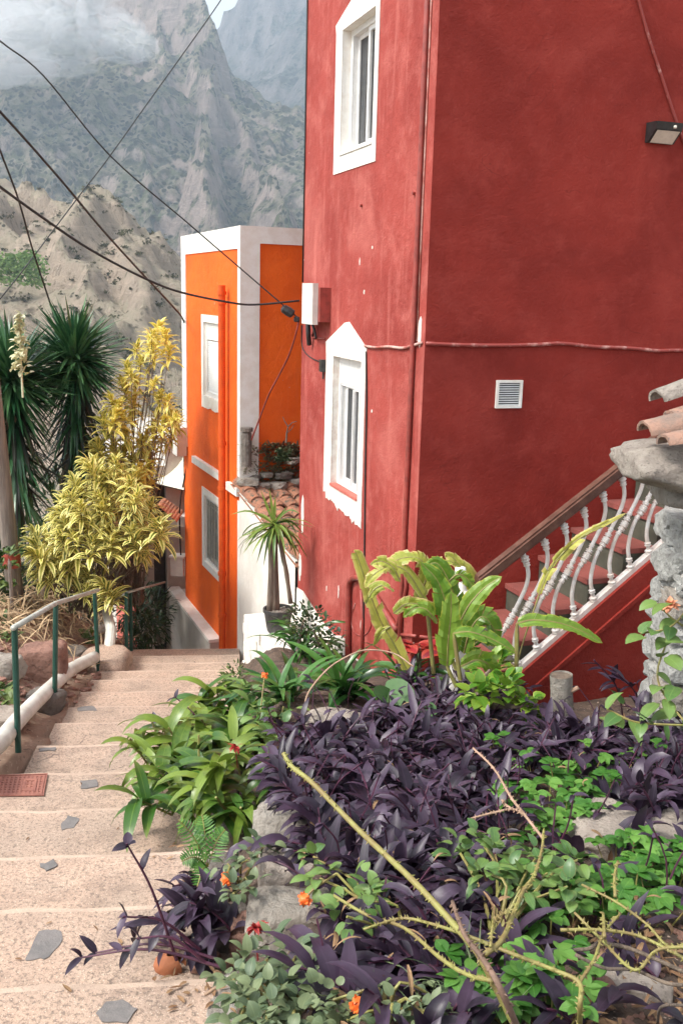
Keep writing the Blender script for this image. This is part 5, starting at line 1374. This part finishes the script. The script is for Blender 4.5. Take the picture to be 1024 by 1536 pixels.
ovalplant('sage_plant', 'low grey green plant at the bottom edge beside the lowest tread', [(at(x, y, Y), .06) for x, y, Y in ((380, 1455, 2.25), (410, 1430, 2.35), (440, 1440, 2.3), (400, 1490, 2.12), (370, 1500, 2.1), (430, 1480, 2.15), (455, 1470, 2.2), (360, 1530, 2.02), (400, 1530, 2.0), (440, 1520, 2.02), (380, 1560, 1.95), (350, 1470, 2.2), (430, 1560, 1.95), (470, 1510, 2.06))], MAT['sage'], .045, .015, 22, fl=None, stemto=bed(410, 1490))
ovalplant('sage_plant', 'small grey green sprigs beside the flat rock with a little orange bud', [(at(x, y, Y), .045) for x, y, Y in ((345, 1300, 3.0), (372, 1290, 3.05), (395, 1270, 3.15), (350, 1340, 2.8), (375, 1330, 2.85))], MAT['sage'], .045, .014, 12, fl=[(340, 1318, 2.85)], stemto=bed(360, 1330))
ovalplant('creeping_plant', 'creeping plant with an orange bud at the bottom edge of the picture', [(at(x, y, Y), .05) for x, y, Y in ((560, 1490, 2.1), (600, 1520, 2.0), (520, 1530, 2.0), (640, 1530, 1.98), (660, 1500, 2.1), (580, 1550, 1.95), (690, 1540, 1.95), (500, 1500, 2.08))], MAT['sage'], .035, .012, 18, fl=[(537, 1506, 2.05)], stemto=bed(580, 1530))
# lime green compound leaf clumps
def limeclump(label, pix, n, L=.055, w=.021, h=(.06, .16)):
    t = thing('lime_leaf_plant', bed(*pix[0]), label, 'plant', None); mb, sm2 = MB(), MB()
    for x, y in pix:
        b = bed(x, y + 12)
        for i in range(n):
            c = b + V((rnd(-.11, .11), rnd(-.11, .11), 0)); tp = c + V((rnd(-.05, .05), rnd(-.05, .03), rnd(*h))); sm2.tube([c, tp], .0025, 4)
            a0 = rnd(0, 6.28); tn = random.random()
            for j in range(5):
                a = a0 + (j - 2) * .75; d = V((math.cos(a), math.sin(a), rnd(-.05, .3)))
                mb.leaf(tp, d, L * rnd(.8, 1.15), w, rnd(.2, .8), .12, 5, tint=min(1, max(0, tn + rnd(-.2, .2))), prof=lambda t: math.sin(PI * min(1, t * .97 + .03) ** .7) * (1 + .16 * math.sin(t * 26)))
    mb.build('foliage', MAT['lime'], t); sm2.build('stem', MAT['cane'], t)
limeclump('bright lime green leaf clump among the purple, right of the thin pink twig', [(790, 1210), (830, 1190), (860, 1170), (820, 1230), (870, 1220), (900, 1190), (790, 1250), (850, 1250), (890, 1160)], 9)
limeclump('bright green leaf clump at the right picture edge above the bare soil', [(960, 1310), (1000, 1300), (930, 1330), (980, 1340), (1010, 1335), (945, 1360), (1030, 1310), (900, 1370)], 10)
limeclump('bright green leaf clump in the middle right, under the rose canes', [(850, 1360), (820, 1345), (880, 1385), (845, 1400), (800, 1370)], 8)
limeclump('green serrated leaf clump at the bottom edge by the forked cane', [(790, 1500), (760, 1520), (820, 1530), (840, 1500), (740, 1500)], 8)
limeclump('small lime green sprig high in the purple leaves', [(760, 1120), (745, 1140), (775, 1150)], 6)
limeclump('lime green leaves beside the vine at the right picture edge', [(985, 1150), (1005, 1140), (970, 1165)], 6, .07, .026)
# grass tuft at the bottom
strapclump('grass_tuft', 'thin pale grass tuft at the bottom edge left of the forked cane', bed(700, 1520), 70, .18, .0028, MAT['sage'], (.2, 1.4), (.3, 1.6), spread=.12)
# fern
def fern(label, b, fr_):
    t = thing('fern', b, label, 'fern'); mb, sm2 = MB(), MB()
    for (tip, curl) in fr_:
        P = curve([b, V(b).lerp(tip, .5) + V((0, 0, .03)), tip], 7); sm2.tube(P, .0025, 4)
        for i in range(2, len(P) - 1):
            f = i / len(P); T = (P[i + 1] - P[i - 1]).normalized(); sd = T.cross(V((.1, -.75, .65))).normalized(); l_ = .045 * math.sin(PI * min(1, .25 + .75 * f)) + .006
            for q in (-1, 1): mb.blade([P[i], P[i] + sd * q * l_ * .5 + T * l_ * .15, P[i] + sd * q * l_ + T * l_ * .4], .0046, V((0, -.75, .65)), .3, rnd(0, 1))
    mb.build('frond', MAT['lime'], t); sm2.build('stem', MAT['cane'], t)
fb = at(312, 1300, 3.45)
fern('bright green fern with neat toothed fronds beside the third tread', fb, [(at(268, 1230, fb.y - .02), 0), (at(303, 1222, fb.y + .06), 0), (at(338, 1244, fb.y), 0), (at(272, 1292, fb.y - .10), 0), (at(296, 1330, fb.y - .15), 0)])

# canna / banana
cb = bed(690, 1010)
can = thing('banana_plant', cb, 'tattered yellow green banana plant in front of the red house corner', 'banana plant')
gl, yl, stm = MB(), MB(), MB()
def cleaf(mb, pts, Y, w, rag, nrm=(0, -1, .45), fold=.1, stem=None):
    P = curve([at(x, y, Y + (r[0] if r else 0)) for x, y, *r in pts], 5)
    mb.blade(P, w, nrm, fold, rnd(.2, .9), lambda t: math.sin(PI * min(1, .1 + .9 * t) ** .8) ** .55, rag)
    stm.tube(P, [.007 - .005 * i / len(P) for i in range(len(P))], 5)
    if stem: stm.tube(curve([at(x, y, Y) for x, y in stem] + [P[0]], 4), [.013] * 4 * (len(stem)) + [.008], 6)
cleaf(yl, [(610, 1005), (590, 965), (570, 930), (553, 885), (537, 838), (532, 826)], 5.7, .066, .75)
cleaf(yl, [(640, 905), (610, 858), (585, 850), (560, 862), (548, 880)], 5.65, .066, .45, (0, -.5, .8), stem=[(650, 1010), (645, 960)])
cleaf(yl, [(590, 920), (612, 905), (650, 912), (690, 925)], 5.6, .05, .5)
cleaf(yl, [(625, 900), (640, 862), (628, 838), (600, 838), (575, 852)], 5.7, .07, .5, (0, -.6, .7))
cleaf(gl, [(676, 985), (674, 940), (668, 905), (655, 870), (632, 845)], 5.5, .085, .6, stem=[(690, 1020)])
cleaf(gl, [(690, 940), (684, 905), (672, 870), (655, 845), (636, 850)], 5.55, .066, .55)
cleaf(yl, [(700, 930), (708, 885), (700, 860), (680, 838), (668, 830)], 6.0, .07, .5)
cleaf(gl, [(670, 1000), (672, 960), (676, 920), (676, 890)], 5.35, .085, .2, stem=[(684, 1030)])
cleaf(gl, [(688, 935), (705, 905), (728, 880), (750, 866)], 5.4, .062, .05, (-.2, -.9, .5))
cleaf(gl, [(695, 980), (705, 945), (722, 925), (738, 940), (745, 965)], 5.5, .08, .35)
cleaf(gl, [(680, 950), (705, 948), (740, 960), (775, 980)], 5.3, .06, .25, (0, -.6, .8), stem=[(690, 1020)])
cleaf(gl, [(690, 1000), (715, 990), (735, 1000), (745, 1030)], 5.35, .075, .2)
cleaf(gl, [(775, 935), (800, 930), (840, 935), (875, 948), (902, 964)], 5.3, .05, .2, (0, -.75, .65), stem=[(772, 1030), (774, 990)])
cleaf(yl, [(808, 892), (822, 858), (845, 828), (875, 803), (905, 787), (938, 770)], 5.35, .046, .75, (-.3, -.9, .3))
stm.tube(curve([at(765, 1040, 5.3), at(782, 970, 5.33), at(808, 892, 5.35)], 4), .005, 5)
for q in ([(700, 985), (716, 962), (735, 958), (752, 968)], [(655, 935), (640, 915), (622, 912), (606, 925)], [(665, 880), (685, 862), (700, 868), (712, 885)]): cleaf(gl, q, 5.55 + rnd(-.1, .1), .055, .6)
for q in ([(548, 905), (560, 885), (575, 878), (590, 886)], [(600, 872), (590, 852), (572, 842), (556, 846)], [(640, 868), (655, 848), (672, 842), (690, 850)], [(585, 940), (570, 950), (560, 968)], [(740, 1010), (760, 1000), (778, 1012)]): cleaf(yl, q, 5.6 + rnd(-.1, .1), .045, .75, (rnd(-.4, .4), -.8, .5))
gl.build('green_leaves', MAT['canna'], can); yl.build('yellow_leaves', MAT['canna_y'], can); stm.build('stems', MAT['cane'], can)
mb = MB()
pts = [at(x, y, 5.3) for x, y in ((735, 1040), (742, 1000), (750, 980))]
leafmass('vine_leaf_plant', 'yellow green lobed leaf plant at the foot of the balustrade', MAT['canna'], [(at(735, 1005, 5.2), .10), (at(755, 1035, 5.0), .10), (at(715, 1040, 5.0), .08), (at(790, 1060, 4.9), .07)], 130, .09, .035, 'plant')
# broad heart leaf, red leaf plant, strands
mb = MB(); c = bed(590, 1080)
for (x, y), (x2, y2), w in (((575, 1035), (618, 1058), .085), ((600, 1085), (566, 1066), .075), ((610, 1080), (655, 1070), .07), ((590, 1062), (560, 1040), .06)):
    a, b = at(x, y, 5.3), at(x2, y2, 5.1); mb.blade([a.lerp(b, i / 8) + V((0, 0, .03 * math.sin(i * .4))) for i in range(9)], w, (0, -.75, .65), .08, rnd(.3, .8), lambda t: math.sin(PI * min(1, .15 + .85 * t)) ** .5)
mb.tube([c, at(600, 1060, 5.2)], .006, 5)
mb.build('heart_leaf_plant', MAT['broad'], label='plant with big dull green heart shaped leaves above the purple carpet', cat='plant')
rb = bed(630, 1040); rp = thing('red_leaf_plant', rb, 'low plant with crimson leaves and ruffled rusty edges below the banana', 'plant'); mb = MB(); sm2 = MB()
for _ in range(34):
    a = rnd(0, 6.28); mb.leaf(rb + V((rnd(-.12, .12), rnd(-.1, .1), .33)), V((math.cos(a), math.sin(a), rnd(-.2, .5))), rnd(.09, .14), .045, rnd(.4, 1.2), .15, 5)
for _ in range(5): sm2.tube([rb + V((rnd(-.05, .05), rnd(-.05, .05), 0)), rb + V((rnd(-.1, .1), rnd(-.1, .1), .35))], .006, 5)
mb.build('foliage', MAT['redflower'], rp); sm2.build('stem', MAT['bark'], rp)
for (x, y, Y, lab) in ((382, 1392, 2.6, 'small crimson leaf tuft under the grey rock'), (576, 1448, 2.3, 'small crimson flower tuft low in the purple leaves'), (353, 1120, 4.4, 'tiny crimson flower in the green mass')):
    mb = MB(); c = at(x, y, Y)
    for _ in range(14): mb.leaf(c, V((rnd(-1, 1), rnd(-1, .3), rnd(-.6, 1))), rnd(.03, .055), .008, .8, .2, 4)
    mb.tube([c, c + V((.01, .01, -.12))], .003, 4); mb.build('crimson_tuft', MAT['redflower'], label=lab, cat='plant')

# thorny canes
def cane(label, paths, mat, thorn=True, lift=.90):
    t = thing('rose_cane', at(*paths[0][0][0]), label, 'cane')
    for pts, r0, r1 in paths:
        P = curve([at(q[0], q[1], q[2] * (lift if q[1] < 1520 else 1)) for q in pts], 6); n = len(P); mb = MB(); mb.tube(P, [(r0 + (r1 - r0) * i / n) * .72 * (1 + .14 * noise.noise(V((i * .9, r0 * 900, 0)))) for i in range(n)], 8)
        if thorn:
            for i in range(1, n - 1):
                for _ in range(2):
                    d = (P[i + 1] - P[i - 1]).normalized(); o = d.orthogonal().normalized(); o.rotate(Matrix.Rotation(rnd(0, 6.28), 3, d)); r = (r0 + (r1 - r0) * i / n) * .72; c = P[i].lerp(P[i + 1], random.random())
                    mb.tube([c + o * r * .7, c + o * (r + .007) - d * .003], [.0036, .0005], 4, caps=False)
        mb.build('stem', MAT[mat], t, smooth=True)
    return t
cane('long thick thorny cane running diagonally through the middle of the bed', [([(775, 1545, 1.9), (722, 1440, 2.15), (690, 1398, 2.25), (620, 1322, 2.45), (540, 1247, 2.7), (470, 1176, 2.95), (438, 1150, 3.05), (425, 1130, 3.1)], .0125, .0095)], 'cane')
cane('brown woody cane rising beside the forked cane at the bottom edge', [([(790, 1575, 1.85), (749, 1481, 2.0), (722, 1436, 2.1), (696, 1402, 2.2), (678, 1352, 2.35)], .0115, .006)], 'cane_brown')
cane('thorny green canes spreading right from the rose bush', [([(500, 1343, 2.75), (553, 1374, 2.6), (606, 1392, 2.5), (660, 1437, 2.3), (700, 1462, 2.2), (738, 1471, 2.12)], .006, .008), ([(545, 1394, 2.5), (600, 1378, 2.55), (640, 1384, 2.5), (696, 1402, 2.4), (771, 1432, 2.3), (830, 1455, 2.2), (868, 1474, 2.15), (869, 1510, 2.1), (868, 1560, 2.0)], .005, .009), ([(868, 1474, 2.15), (890, 1440, 2.25), (905, 1400, 2.4), (930, 1370, 2.5)], .006, .004)], 'cane')
cane('curved thorny cane rising to the crowded green rose leaves', [([(726, 1432, 2.15), (752, 1410, 2.2), (770, 1370, 2.35), (785, 1335, 2.5), (801, 1312, 2.6), (812, 1275, 2.75), (815, 1245, 2.85)], .010, .005), ([(735, 1420, 2.15), (740, 1385, 2.25), (755, 1370, 2.3), (765, 1368, 2.32)], .005, .004)], 'cane')
cane('pale canes crossing the bare soil at the lower right', [([(872, 1327, 2.7), (925, 1354, 2.6), (970, 1387, 2.5), (1007, 1421, 2.4), (1060, 1395, 2.45)], .005, .005), ([(861, 1369, 2.5), (902, 1410, 2.4), (951, 1455, 2.25), (985, 1425, 2.3), (1040, 1420, 2.3)], .005, .006), ([(840, 1395, 2.4), (900, 1395, 2.4), (960, 1405, 2.4), (1030, 1440, 2.3)], .006, .006), ([(922, 1345, 2.5), (921, 1315, 2.6), (926, 1292, 2.7)], .006, .005), ([(906, 1405, 2.35), (904, 1370, 2.5)], .006, .005)], 'cane')
cane('grey brown dead twigs lying on the soil at the lower right', [([(862, 1432, 2.3), (905, 1452, 2.28), (951, 1455, 2.28), (1000, 1475, 2.2), (1050, 1478, 2.2)], .006, .006), ([(905, 1415, 2.4), (950, 1425, 2.4), (1030, 1460, 2.3)], .008, .007), ([(860, 1425, 2.4), (885, 1422, 2.4), (905, 1405, 2.45)], .007, .007), ([(985, 1536, 2.05), (992, 1510, 2.1), (1030, 1508, 2.1)], .005, .005)], 'bark', False)
cane('thin pinkish forked twig between the purple and the lime leaves', [([(709, 1122, 3.9), (741, 1154, 3.75), (765, 1195, 3.5), (782, 1217, 3.4), (814, 1258, 3.2)], .0055, .007), ([(705, 1228, 3.5), (740, 1219, 3.4), (768, 1214, 3.4), (785, 1222, 3.38)], .005, .006), ([(752, 1200, 3.5), (757, 1206, 3.5), (768, 1214, 3.4)], .005, .005)], 'twig')
cane('thin dry stem arching over the strap leaves under the red wall', [([(455, 1075, 5.4), (462, 1040, 5.5), (490, 1005, 5.6), (520, 985, 5.65), (550, 975, 5.7), (590, 980, 5.7), (620, 1000, 5.6)], .007, .006)], 'twig', False)
cane('straight dry stick lying at the corner of the lowest tread', [([(308, 1492, 2.45), (330, 1478, 2.45), (372, 1458, 2.5)], .006, .005)], 'twig', False)
# vine on the right wall
vt = thing('climbing_vine', at(1000, 1000, 4.3), 'leafy vine with a fading orange bloom climbing the stone wall end', 'vine'); vm, vs_ = MB(), MB()
for pts in ([(1080, 1092, 4.0), (1024, 1088, 4.0), (977, 1086, 4.0), (945, 1081, 4.0), (909, 1063, 4.05)], [(1060, 960, 4.2), (1010, 930, 4.25), (985, 905, 4.3)], [(1050, 1110, 3.9), (1000, 1050, 4.1), (985, 1010, 4.2), (1000, 960, 4.25)], [(1040, 900, 4.3), (1005, 940, 4.2), (960, 950, 4.2)]):
    P = curve([at(*q) for q in pts], 4); vs_.tube(P, .005, 5)
    for c in P[::2]:
        for _ in range(1): vm.leaf(c, V((rnd(-1, .6), rnd(-1, .2), rnd(-.4, .6))), rnd(.07, .13), .034, rnd(.3, 1.1), .2, 5)
for x, y in ((915, 1080), (930, 1055), (905, 1075), (1000, 985), (1012, 1030), (985, 1055), (1015, 1070), (965, 955), (1005, 905), (1020, 960)):
    vm.leaf(at(x, y, 4.15), V((rnd(-1, .4), rnd(-1, 0), rnd(-.5, .4))), rnd(.09, .14), .042, .6, .2, 5)
vm.build('foliage', MAT['rose'], vt); vs_.build('stem', MAT['cane'], vt)
mb = MB(); c = at(1004, 908, 4.2)
for _ in range(16): mb.leaf(c, V((rnd(-1, 1), rnd(-1, .3), rnd(-.6, .8))), rnd(.03, .05), .016, .6, .2, 4)
mb.build('orange_flower', simple('faded_petals', (.75, .30, .16), (.60, .24, .13), 20, .6), vt)
# right edge dark purple tall shoots
for x, y, tx, ty, lab in ((935, 1085, 890, 990, 'dark purple shoot leaning across the red stair wall'), (960, 1090, 925, 1010, 'upright dark purple shoot beside the stone wall'), (800, 1075, 842, 1060, 'dark purple shoot in front of the cut stump')):
    lmb, smb = MB(), MB(); b = bed(x, y); tp = at(tx, ty, b.y - .15)
    P = curve([b, b.lerp(tp, .5) + V((.04, 0, .04)), tp], 6); smb.tube(P, .005, 5); dd = (P[-1] - P[-3]).normalized()
    for i in range(7):
        f = rnd(.4, 1); o = dd.orthogonal(); o.rotate(Matrix.Rotation(rnd(0, 6), 3, dd)); lmb.leaf(P[int(f * (len(P) - 1))], dd * .8 + o * .6, rnd(.09, .14), .018, rnd(.3, 1), .35, 5)
    t = thing('purple_shoot', b, lab, 'plant', 'purple shoots by the red wall'); lmb.build('leaves', MAT['purple'], t); smb.build('stem', MAT['purple_stem'], t)
# stump
sp_ = at(843, 1095, 5.15); tp = at(841, 1012, 5.15)
sm_ = thing('tree_stump', sp_, 'short sawn off pale tree stump in front of the red stair wall', 'stump'); mb = MB()
P = [sp_ - V((0, 0, .15)), sp_.lerp(tp, .3), sp_.lerp(tp, .7), tp]
mb.tube(P, [.075, .066, .062, .064], 18, caps=False); mb.build('bark', MAT['rock'], sm_, smooth=True)
mb = MB(); mb.tube([tp - V((0, 0, .012)), tp - V((0, 0, .006))], .060, 18); mb.build('cut_face', MAT['bark'], sm_)
mb = MB(); mb.tube([sp_.lerp(tp, .75) + V((.05, -.03, 0)), sp_.lerp(tp, .8) + V((.085, -.04, .01))], [.014, .012], 8); mb.build('branch_stub', MAT['twig'], sm_)

# potted yucca
pc = pt + V((0, -.02, .0)); ph = .20
pot = thing('plant_pot', pc, 'black plastic pot standing on the whitewashed block pedestal', 'pot'); mb = MB()
mb.lathe(pc, [(.095, .002), (.105, .02), (.135, ph), (.145, ph), (.145, ph + .03), (.128, ph + .03), (.122, ph - .02)], 28); mb.build('body', MAT['pot'], pot, smooth=False)
mb = MB()
mb.lathe(pc, [(.0005, ph + .01), (.122, ph + .002)], 20)
for _ in range(70): a, r = rnd(0, 6.28), rnd(0, .115); mb.rock(pc + V((r * math.cos(a), r * math.sin(a), ph + .012)), .016, .014, .011, random.random() * 50, .4, sub=1)
mb.build('pebbles', MAT['rock'], pot)
py = thing('potted_yucca', pc + V((0, 0, ph)), 'young spiky green yucca with two stems growing in the black pot', 'yucca'); hd = at(411, 786, pc.y); b = pc + V((-.045, 0, ph))
mb = MB()
for dx, r in ((-.05, .036), (-.005, .034), (.022, .022)): mb.tube(curve([b + V((dx + .02, 0, -.02)), (b + V((dx + .02, 0, 0))).lerp(hd, .5), hd + V((dx * .4, 0, -.05))], 4), r, 10)
mb.build('trunk', MAT['bark'], py, smooth=True)
mb = MB(); s2 = at(436, 905, pc.y); mb.tube(curve([s2, at(428, 850, pc.y), at(420, 815, pc.y), hd + V((.04, 0, -.08))], 4), [.022, .02, .018] * 4 + [.016], 8); mb.build('side_stem', MAT['bark'], py, smooth=True)
mb = MB(); yp = lambda t: min(1, .45 + 2 * t) * (1 - t ** 2.2) ** .9
for i in range(40):
    a = i * 2.4; u = rnd(-.55, .6); d = V((math.cos(a), math.sin(a), u)); mb.leaf(hd + V((0, 0, rnd(-.07, .03))), d, rnd(.32, .50), .019, rnd(.4, 1.5), .35, 7, prof=yp)
for x, y in ((391, 735), (404, 732), (413, 742), (430, 760)): mb.blade([hd, hd.lerp(at(x, y, pc.y), .5), at(x, y, pc.y)], .018, (0, -1, .2), .3, rnd(.4, .9), yp)
for x, y in ((366, 830), (372, 812), (345, 772), (462, 838), (455, 800), (450, 770), (395, 850), (385, 845), (424, 850), (440, 830)): 
    q = at(x, y, pc.y + rnd(-.15, .1)); mb.blade(curve([hd, hd.lerp(q, .55) + V((0, 0, .07)), q], 4), .017, (0, -.5, .85), .3, rnd(.1, .8), yp)
mb.build('crown', MAT['potyucca'], py)

# broken terracotta pot, rocks of the bed
bp = onstep(232, 1446); mb = MB(); bpc = bed(262, 1440); bpc.z = bp.z
tt = thing('broken_pot', bpc, 'piece of a broken terracotta pot at the edge of the tread under purple leaves', 'pot'); c = V((bp.x + .06, bp.y - .02, bp.z))
rows = [[c + V(((.06 * math.cos(a) * r), .045 * math.sin(a) * r, z * .8)) for a in [PI * .1 + i * PI * 1.7 / 14 for i in range(15)]] for r, z in ((.95, 0), (1.0, .02), (.9, .045), (.6, .062), (.2, .07))]
mb.grid(rows); mb.build('shard', MAT['terracotta'], tt, smooth=True)
mb = MB()
for i in range(7): mb.rock(c + V((rnd(.06, .25), rnd(-.02, .1), .015)), rnd(.015, .035), .02, .018, i * 3, .4, sub=2)
mb.build('crumbs', MAT['rock_red'], tt)
def bedrock(x, y, a, b, c, mat, seed, label, amp=.3, dz=.03, rot=0.0):
    return boulder(x, y, a, b, c, mat, seed, label, amp, dz, rot, 'rock', lambda X, Y: bed(X, Y))
bedrock(425, 1262, .16, .15, .15, 'rock', 21, 'grey rounded rock in the bed below the arching leaves', dz=.05)
bedrock(440, 1322, .16, .11, .10, 'rock_pale', 31, 'big pale pinkish rock with a flat top in the bed', .35, .02, .2)
bedrock(440, 1392, .20, .12, .11, 'rock', 7, 'grey brown rock below the flat pale rock', dz=.02)
bedrock(385, 1408, .12, .10, .10, 'rock_red', 44, 'brownish rock at the left front corner of the bed', dz=.0)
bedrock(490, 1372, .08, .07, .06, 'rock_pale', 52, 'small pale stone right of the orange bud', dz=.04)
bedrock(500, 1110, .20, .12, .09, 'rock_pale', 61, 'pale stone half buried at the back of the purple leaves', dz=.10)
bedrock(345, 1500, .09, .16, .07, 'rock', 71, 'long kerb stone at the bottom between tread and plants', dz=-.04)
bedrock(345, 1390, .10, .16, .10, 'rock_dark', 72, 'dark kerb stone behind the purple tuft', dz=-.04)
bedrock(330, 1310, .10, .18, .10, 'rock_dark', 73, 'dark kerb stone under the fern', dz=-.04)
bedrock(345, 1230, .12, .2, .10, 'rock', 74, 'grey kerb stone under the arching leaves', dz=-.04)
bedrock(940, 1268, .28, .14, .08, 'rock_pale', 81, 'flat pale stone below the lime clump at the right', .25, .03)
bedrock(1010, 1260, .16, .12, .08, 'rock_pale', 82, 'pale stone at the right picture edge below the purple shoots', .25, .03)
bedrock(900, 1240, .10, .08, .07, 'rock_pale', 83, 'small pale upright stone left of the flat pale stone', .3, .05)
bedrock(948, 1490, .13, .055, .035, 'rock_pale', 91, 'narrow pale stone slab lying on the bare soil at the lower right', .15, .02, -.35)
bedrock(900, 1490, .05, .04, .03, 'rock_red', 92, 'little reddish stone left of the narrow slab', dz=.01)
mb = MB()
for _ in range(700):
    P = bed(rnd(850, 1060), rnd(1385, 1600)) if random.random() < .6 else bed(rnd(340, 1060), rnd(1060, 1560)); s = rnd(.004, .016)
    mb.rock((P.x, P.y, P.z + s * .3), s * rnd(.8, 1.7), s, s * .6, random.random() * 50, .4, rot=rnd(0, 3), sub=1)
mb.build('pebbles', MAT['rock_red'], label='small reddish pebbles and clods on the bare soil', cat='pebbles', kind='stuff')
mb = MB()
for _ in range(420):
    P = bed(rnd(840, 1060), rnd(1370, 1580)) if random.random() < .5 else bed(rnd(340, 1060), rnd(1080, 1560))
    mb.leaf((P.x, P.y, P.z + .015), V((rnd(-1, 1), rnd(-1, 1), rnd(-.05, .4))), rnd(.03, .09), rnd(.003, .011), rnd(-.3, .8), .3, 4)
for _ in range(70):
    P = bed(rnd(440, 1040), rnd(1100, 1540)); mb.leaf(P + V((0, 0, rnd(.05, .2))), V((rnd(-1, 1), rnd(-1, .4), rnd(-.6, .6))), rnd(.04, .09), rnd(.003, .009), rnd(.8, 2.4), .4, 5, tint=rnd(.5, 1))
mb.build('leaf_litter', MAT['dead'], label='dry curled leaves lying on the garden soil', cat='leaf litter', kind='stuff')
# single purple leaves over the bare soil
lmb, smb = MB(), MB()
for x, y in ((935, 1420), (905, 1490), (960, 1395), (920, 1250), (950, 1250), (985, 1270)): 
    b = bed(x, y + 20); shoot(lmb, smb, b, (rnd(-.5, .5), rnd(-.8, 0), 1.2), .16, 5, .15, .026, .5)
t = thing('purple_plant', bed(935, 1430), 'scattered big purple leaves standing over the bare soil at the lower right', 'plant'); lmb.build('leaves', MAT['purple'], t); smb.build('stem', MAT['purple_stem'], t)

mb = MB()
for _ in range(150):
    x = rnd(250, 350) if random.random() < .75 else rnd(0, 340); y = rnd(1010, 1520)
    P = V(onstep(x, y)); 
    if pq(P)[0] > p_right(pq(P)[1]) - .01: continue
    mb.leaf(P + V((0, 0, .006)), V((rnd(-1, 1), rnd(-1, 1), rnd(0, .25))), rnd(.015, .05), rnd(.003, .009), rnd(-.2, .6), .3, 3)
mb.build('fallen_leaves', MAT['dead'], label='small dry fallen leaves scattered along the planted edge of the steps', cat='leaf litter', kind='stuff')
# manhole cover
c = [onstep(x, y) for x, y in ((-14, 1165), (72, 1162), (66, 1195), (-22, 1196))]; z = c[0].z
for i, (x, y) in enumerate(((-14, 1165), (72, 1162), (66, 1195), (-22, 1196))):
    d = ray(x, y); c[i] = CAM + d * ((z - 1.6) / d.z)
mh = thing('manhole_cover', (c[0] + c[2]) * .5, 'square rust coloured iron manhole cover set in a tread', 'manhole cover')
def lerp2(u, v): return c[0].lerp(c[1], u).lerp(c[3].lerp(c[2], u), v)
Zp = lambda h: V((0, 0, h))
mb = MB(); mb.quad(*[p + Zp(.004) for p in c])
def strip(u0, u1, v0, v1, h=.008):
    a = [lerp2(u0, v0), lerp2(u1, v0), lerp2(u1, v1), lerp2(u0, v1)]
    mb.quad(*[p + Zp(h) for p in a])
    for i in range(4): j = (i + 1) % 4; mb.quad(a[i] + Zp(.004), a[j] + Zp(.004), a[j] + Zp(h), a[i] + Zp(h))
for u in range(13): strip(.04 + u * .074, .075 + u * .074, .06, .94)
for v in range(8): strip(.04, .96, .08 + v * .115, .12 + v * .115, .0075)
mb.build('plate', MAT['iron_cover'], mh)
mb = MB(); 
for a in ((0, 1, 0, .035), (0, 1, .965, 1), (0, .02, .036, .964), (.98, 1, .036, .964), (.60, .84, .25, .32), (.60, .84, .70, .77), (.60, .64, .321, .699), (.80, .84, .321, .699)): strip(*a, .0105)
mb.build('rim', MAT['iron_cover'], mh)

# ================================================================== LIGHT
w = bpy.data.worlds.new("World"); S.world = w; w.use_nodes = True; nt = w.node_tree
bg = nt.nodes['Background']; sky = nt.nodes.new('ShaderNodeTexSky'); sky.sky_type = 'NISHITA'; sky.sun_disc = False
EL, AZS = R(50), R(-113)                      # sun from the left, slightly behind the viewer
sky.sun_elevation = EL; sky.sun_rotation = AZS; sky.dust_density = 4; sky.air_density = 1.2
hs = nt.nodes.new('ShaderNodeHueSaturation'); hs.inputs['Saturation'].default_value = .10; hs.inputs['Value'].default_value = 1.2
nt.links.new(sky.outputs[0], hs.inputs['Color']); nt.links.new(hs.outputs[0], bg.inputs['Color']); bg.inputs['Strength'].default_value = .145
sun = bpy.data.lights.new('sun', 'SUN'); sun.energy = 2.25; sun.angle = R(12); sun.color = (1, .95, .87)
so = bpy.data.objects.new('sun', sun); COL.objects.link(so)
sd = V((math.sin(AZS) * math.cos(EL), math.cos(AZS) * math.cos(EL), math.sin(EL)))
so.rotation_euler = sd.to_track_quat('Z', 'Y').to_euler(); so.location = (0, 0, 8)
vs = S.view_settings; vs.view_transform = 'Standard'; vs.look = 'None'; vs.gamma = 1; vs.use_curve_mapping = False; vs.exposure = .90
S.render.engine = 'CYCLES'
cy = S.cycles; cy.max_bounces = 8; cy.volume_bounces = 1; cy.use_denoising = True; cy.sample_clamp_indirect = 6; cy.transparent_max_bounces = 8
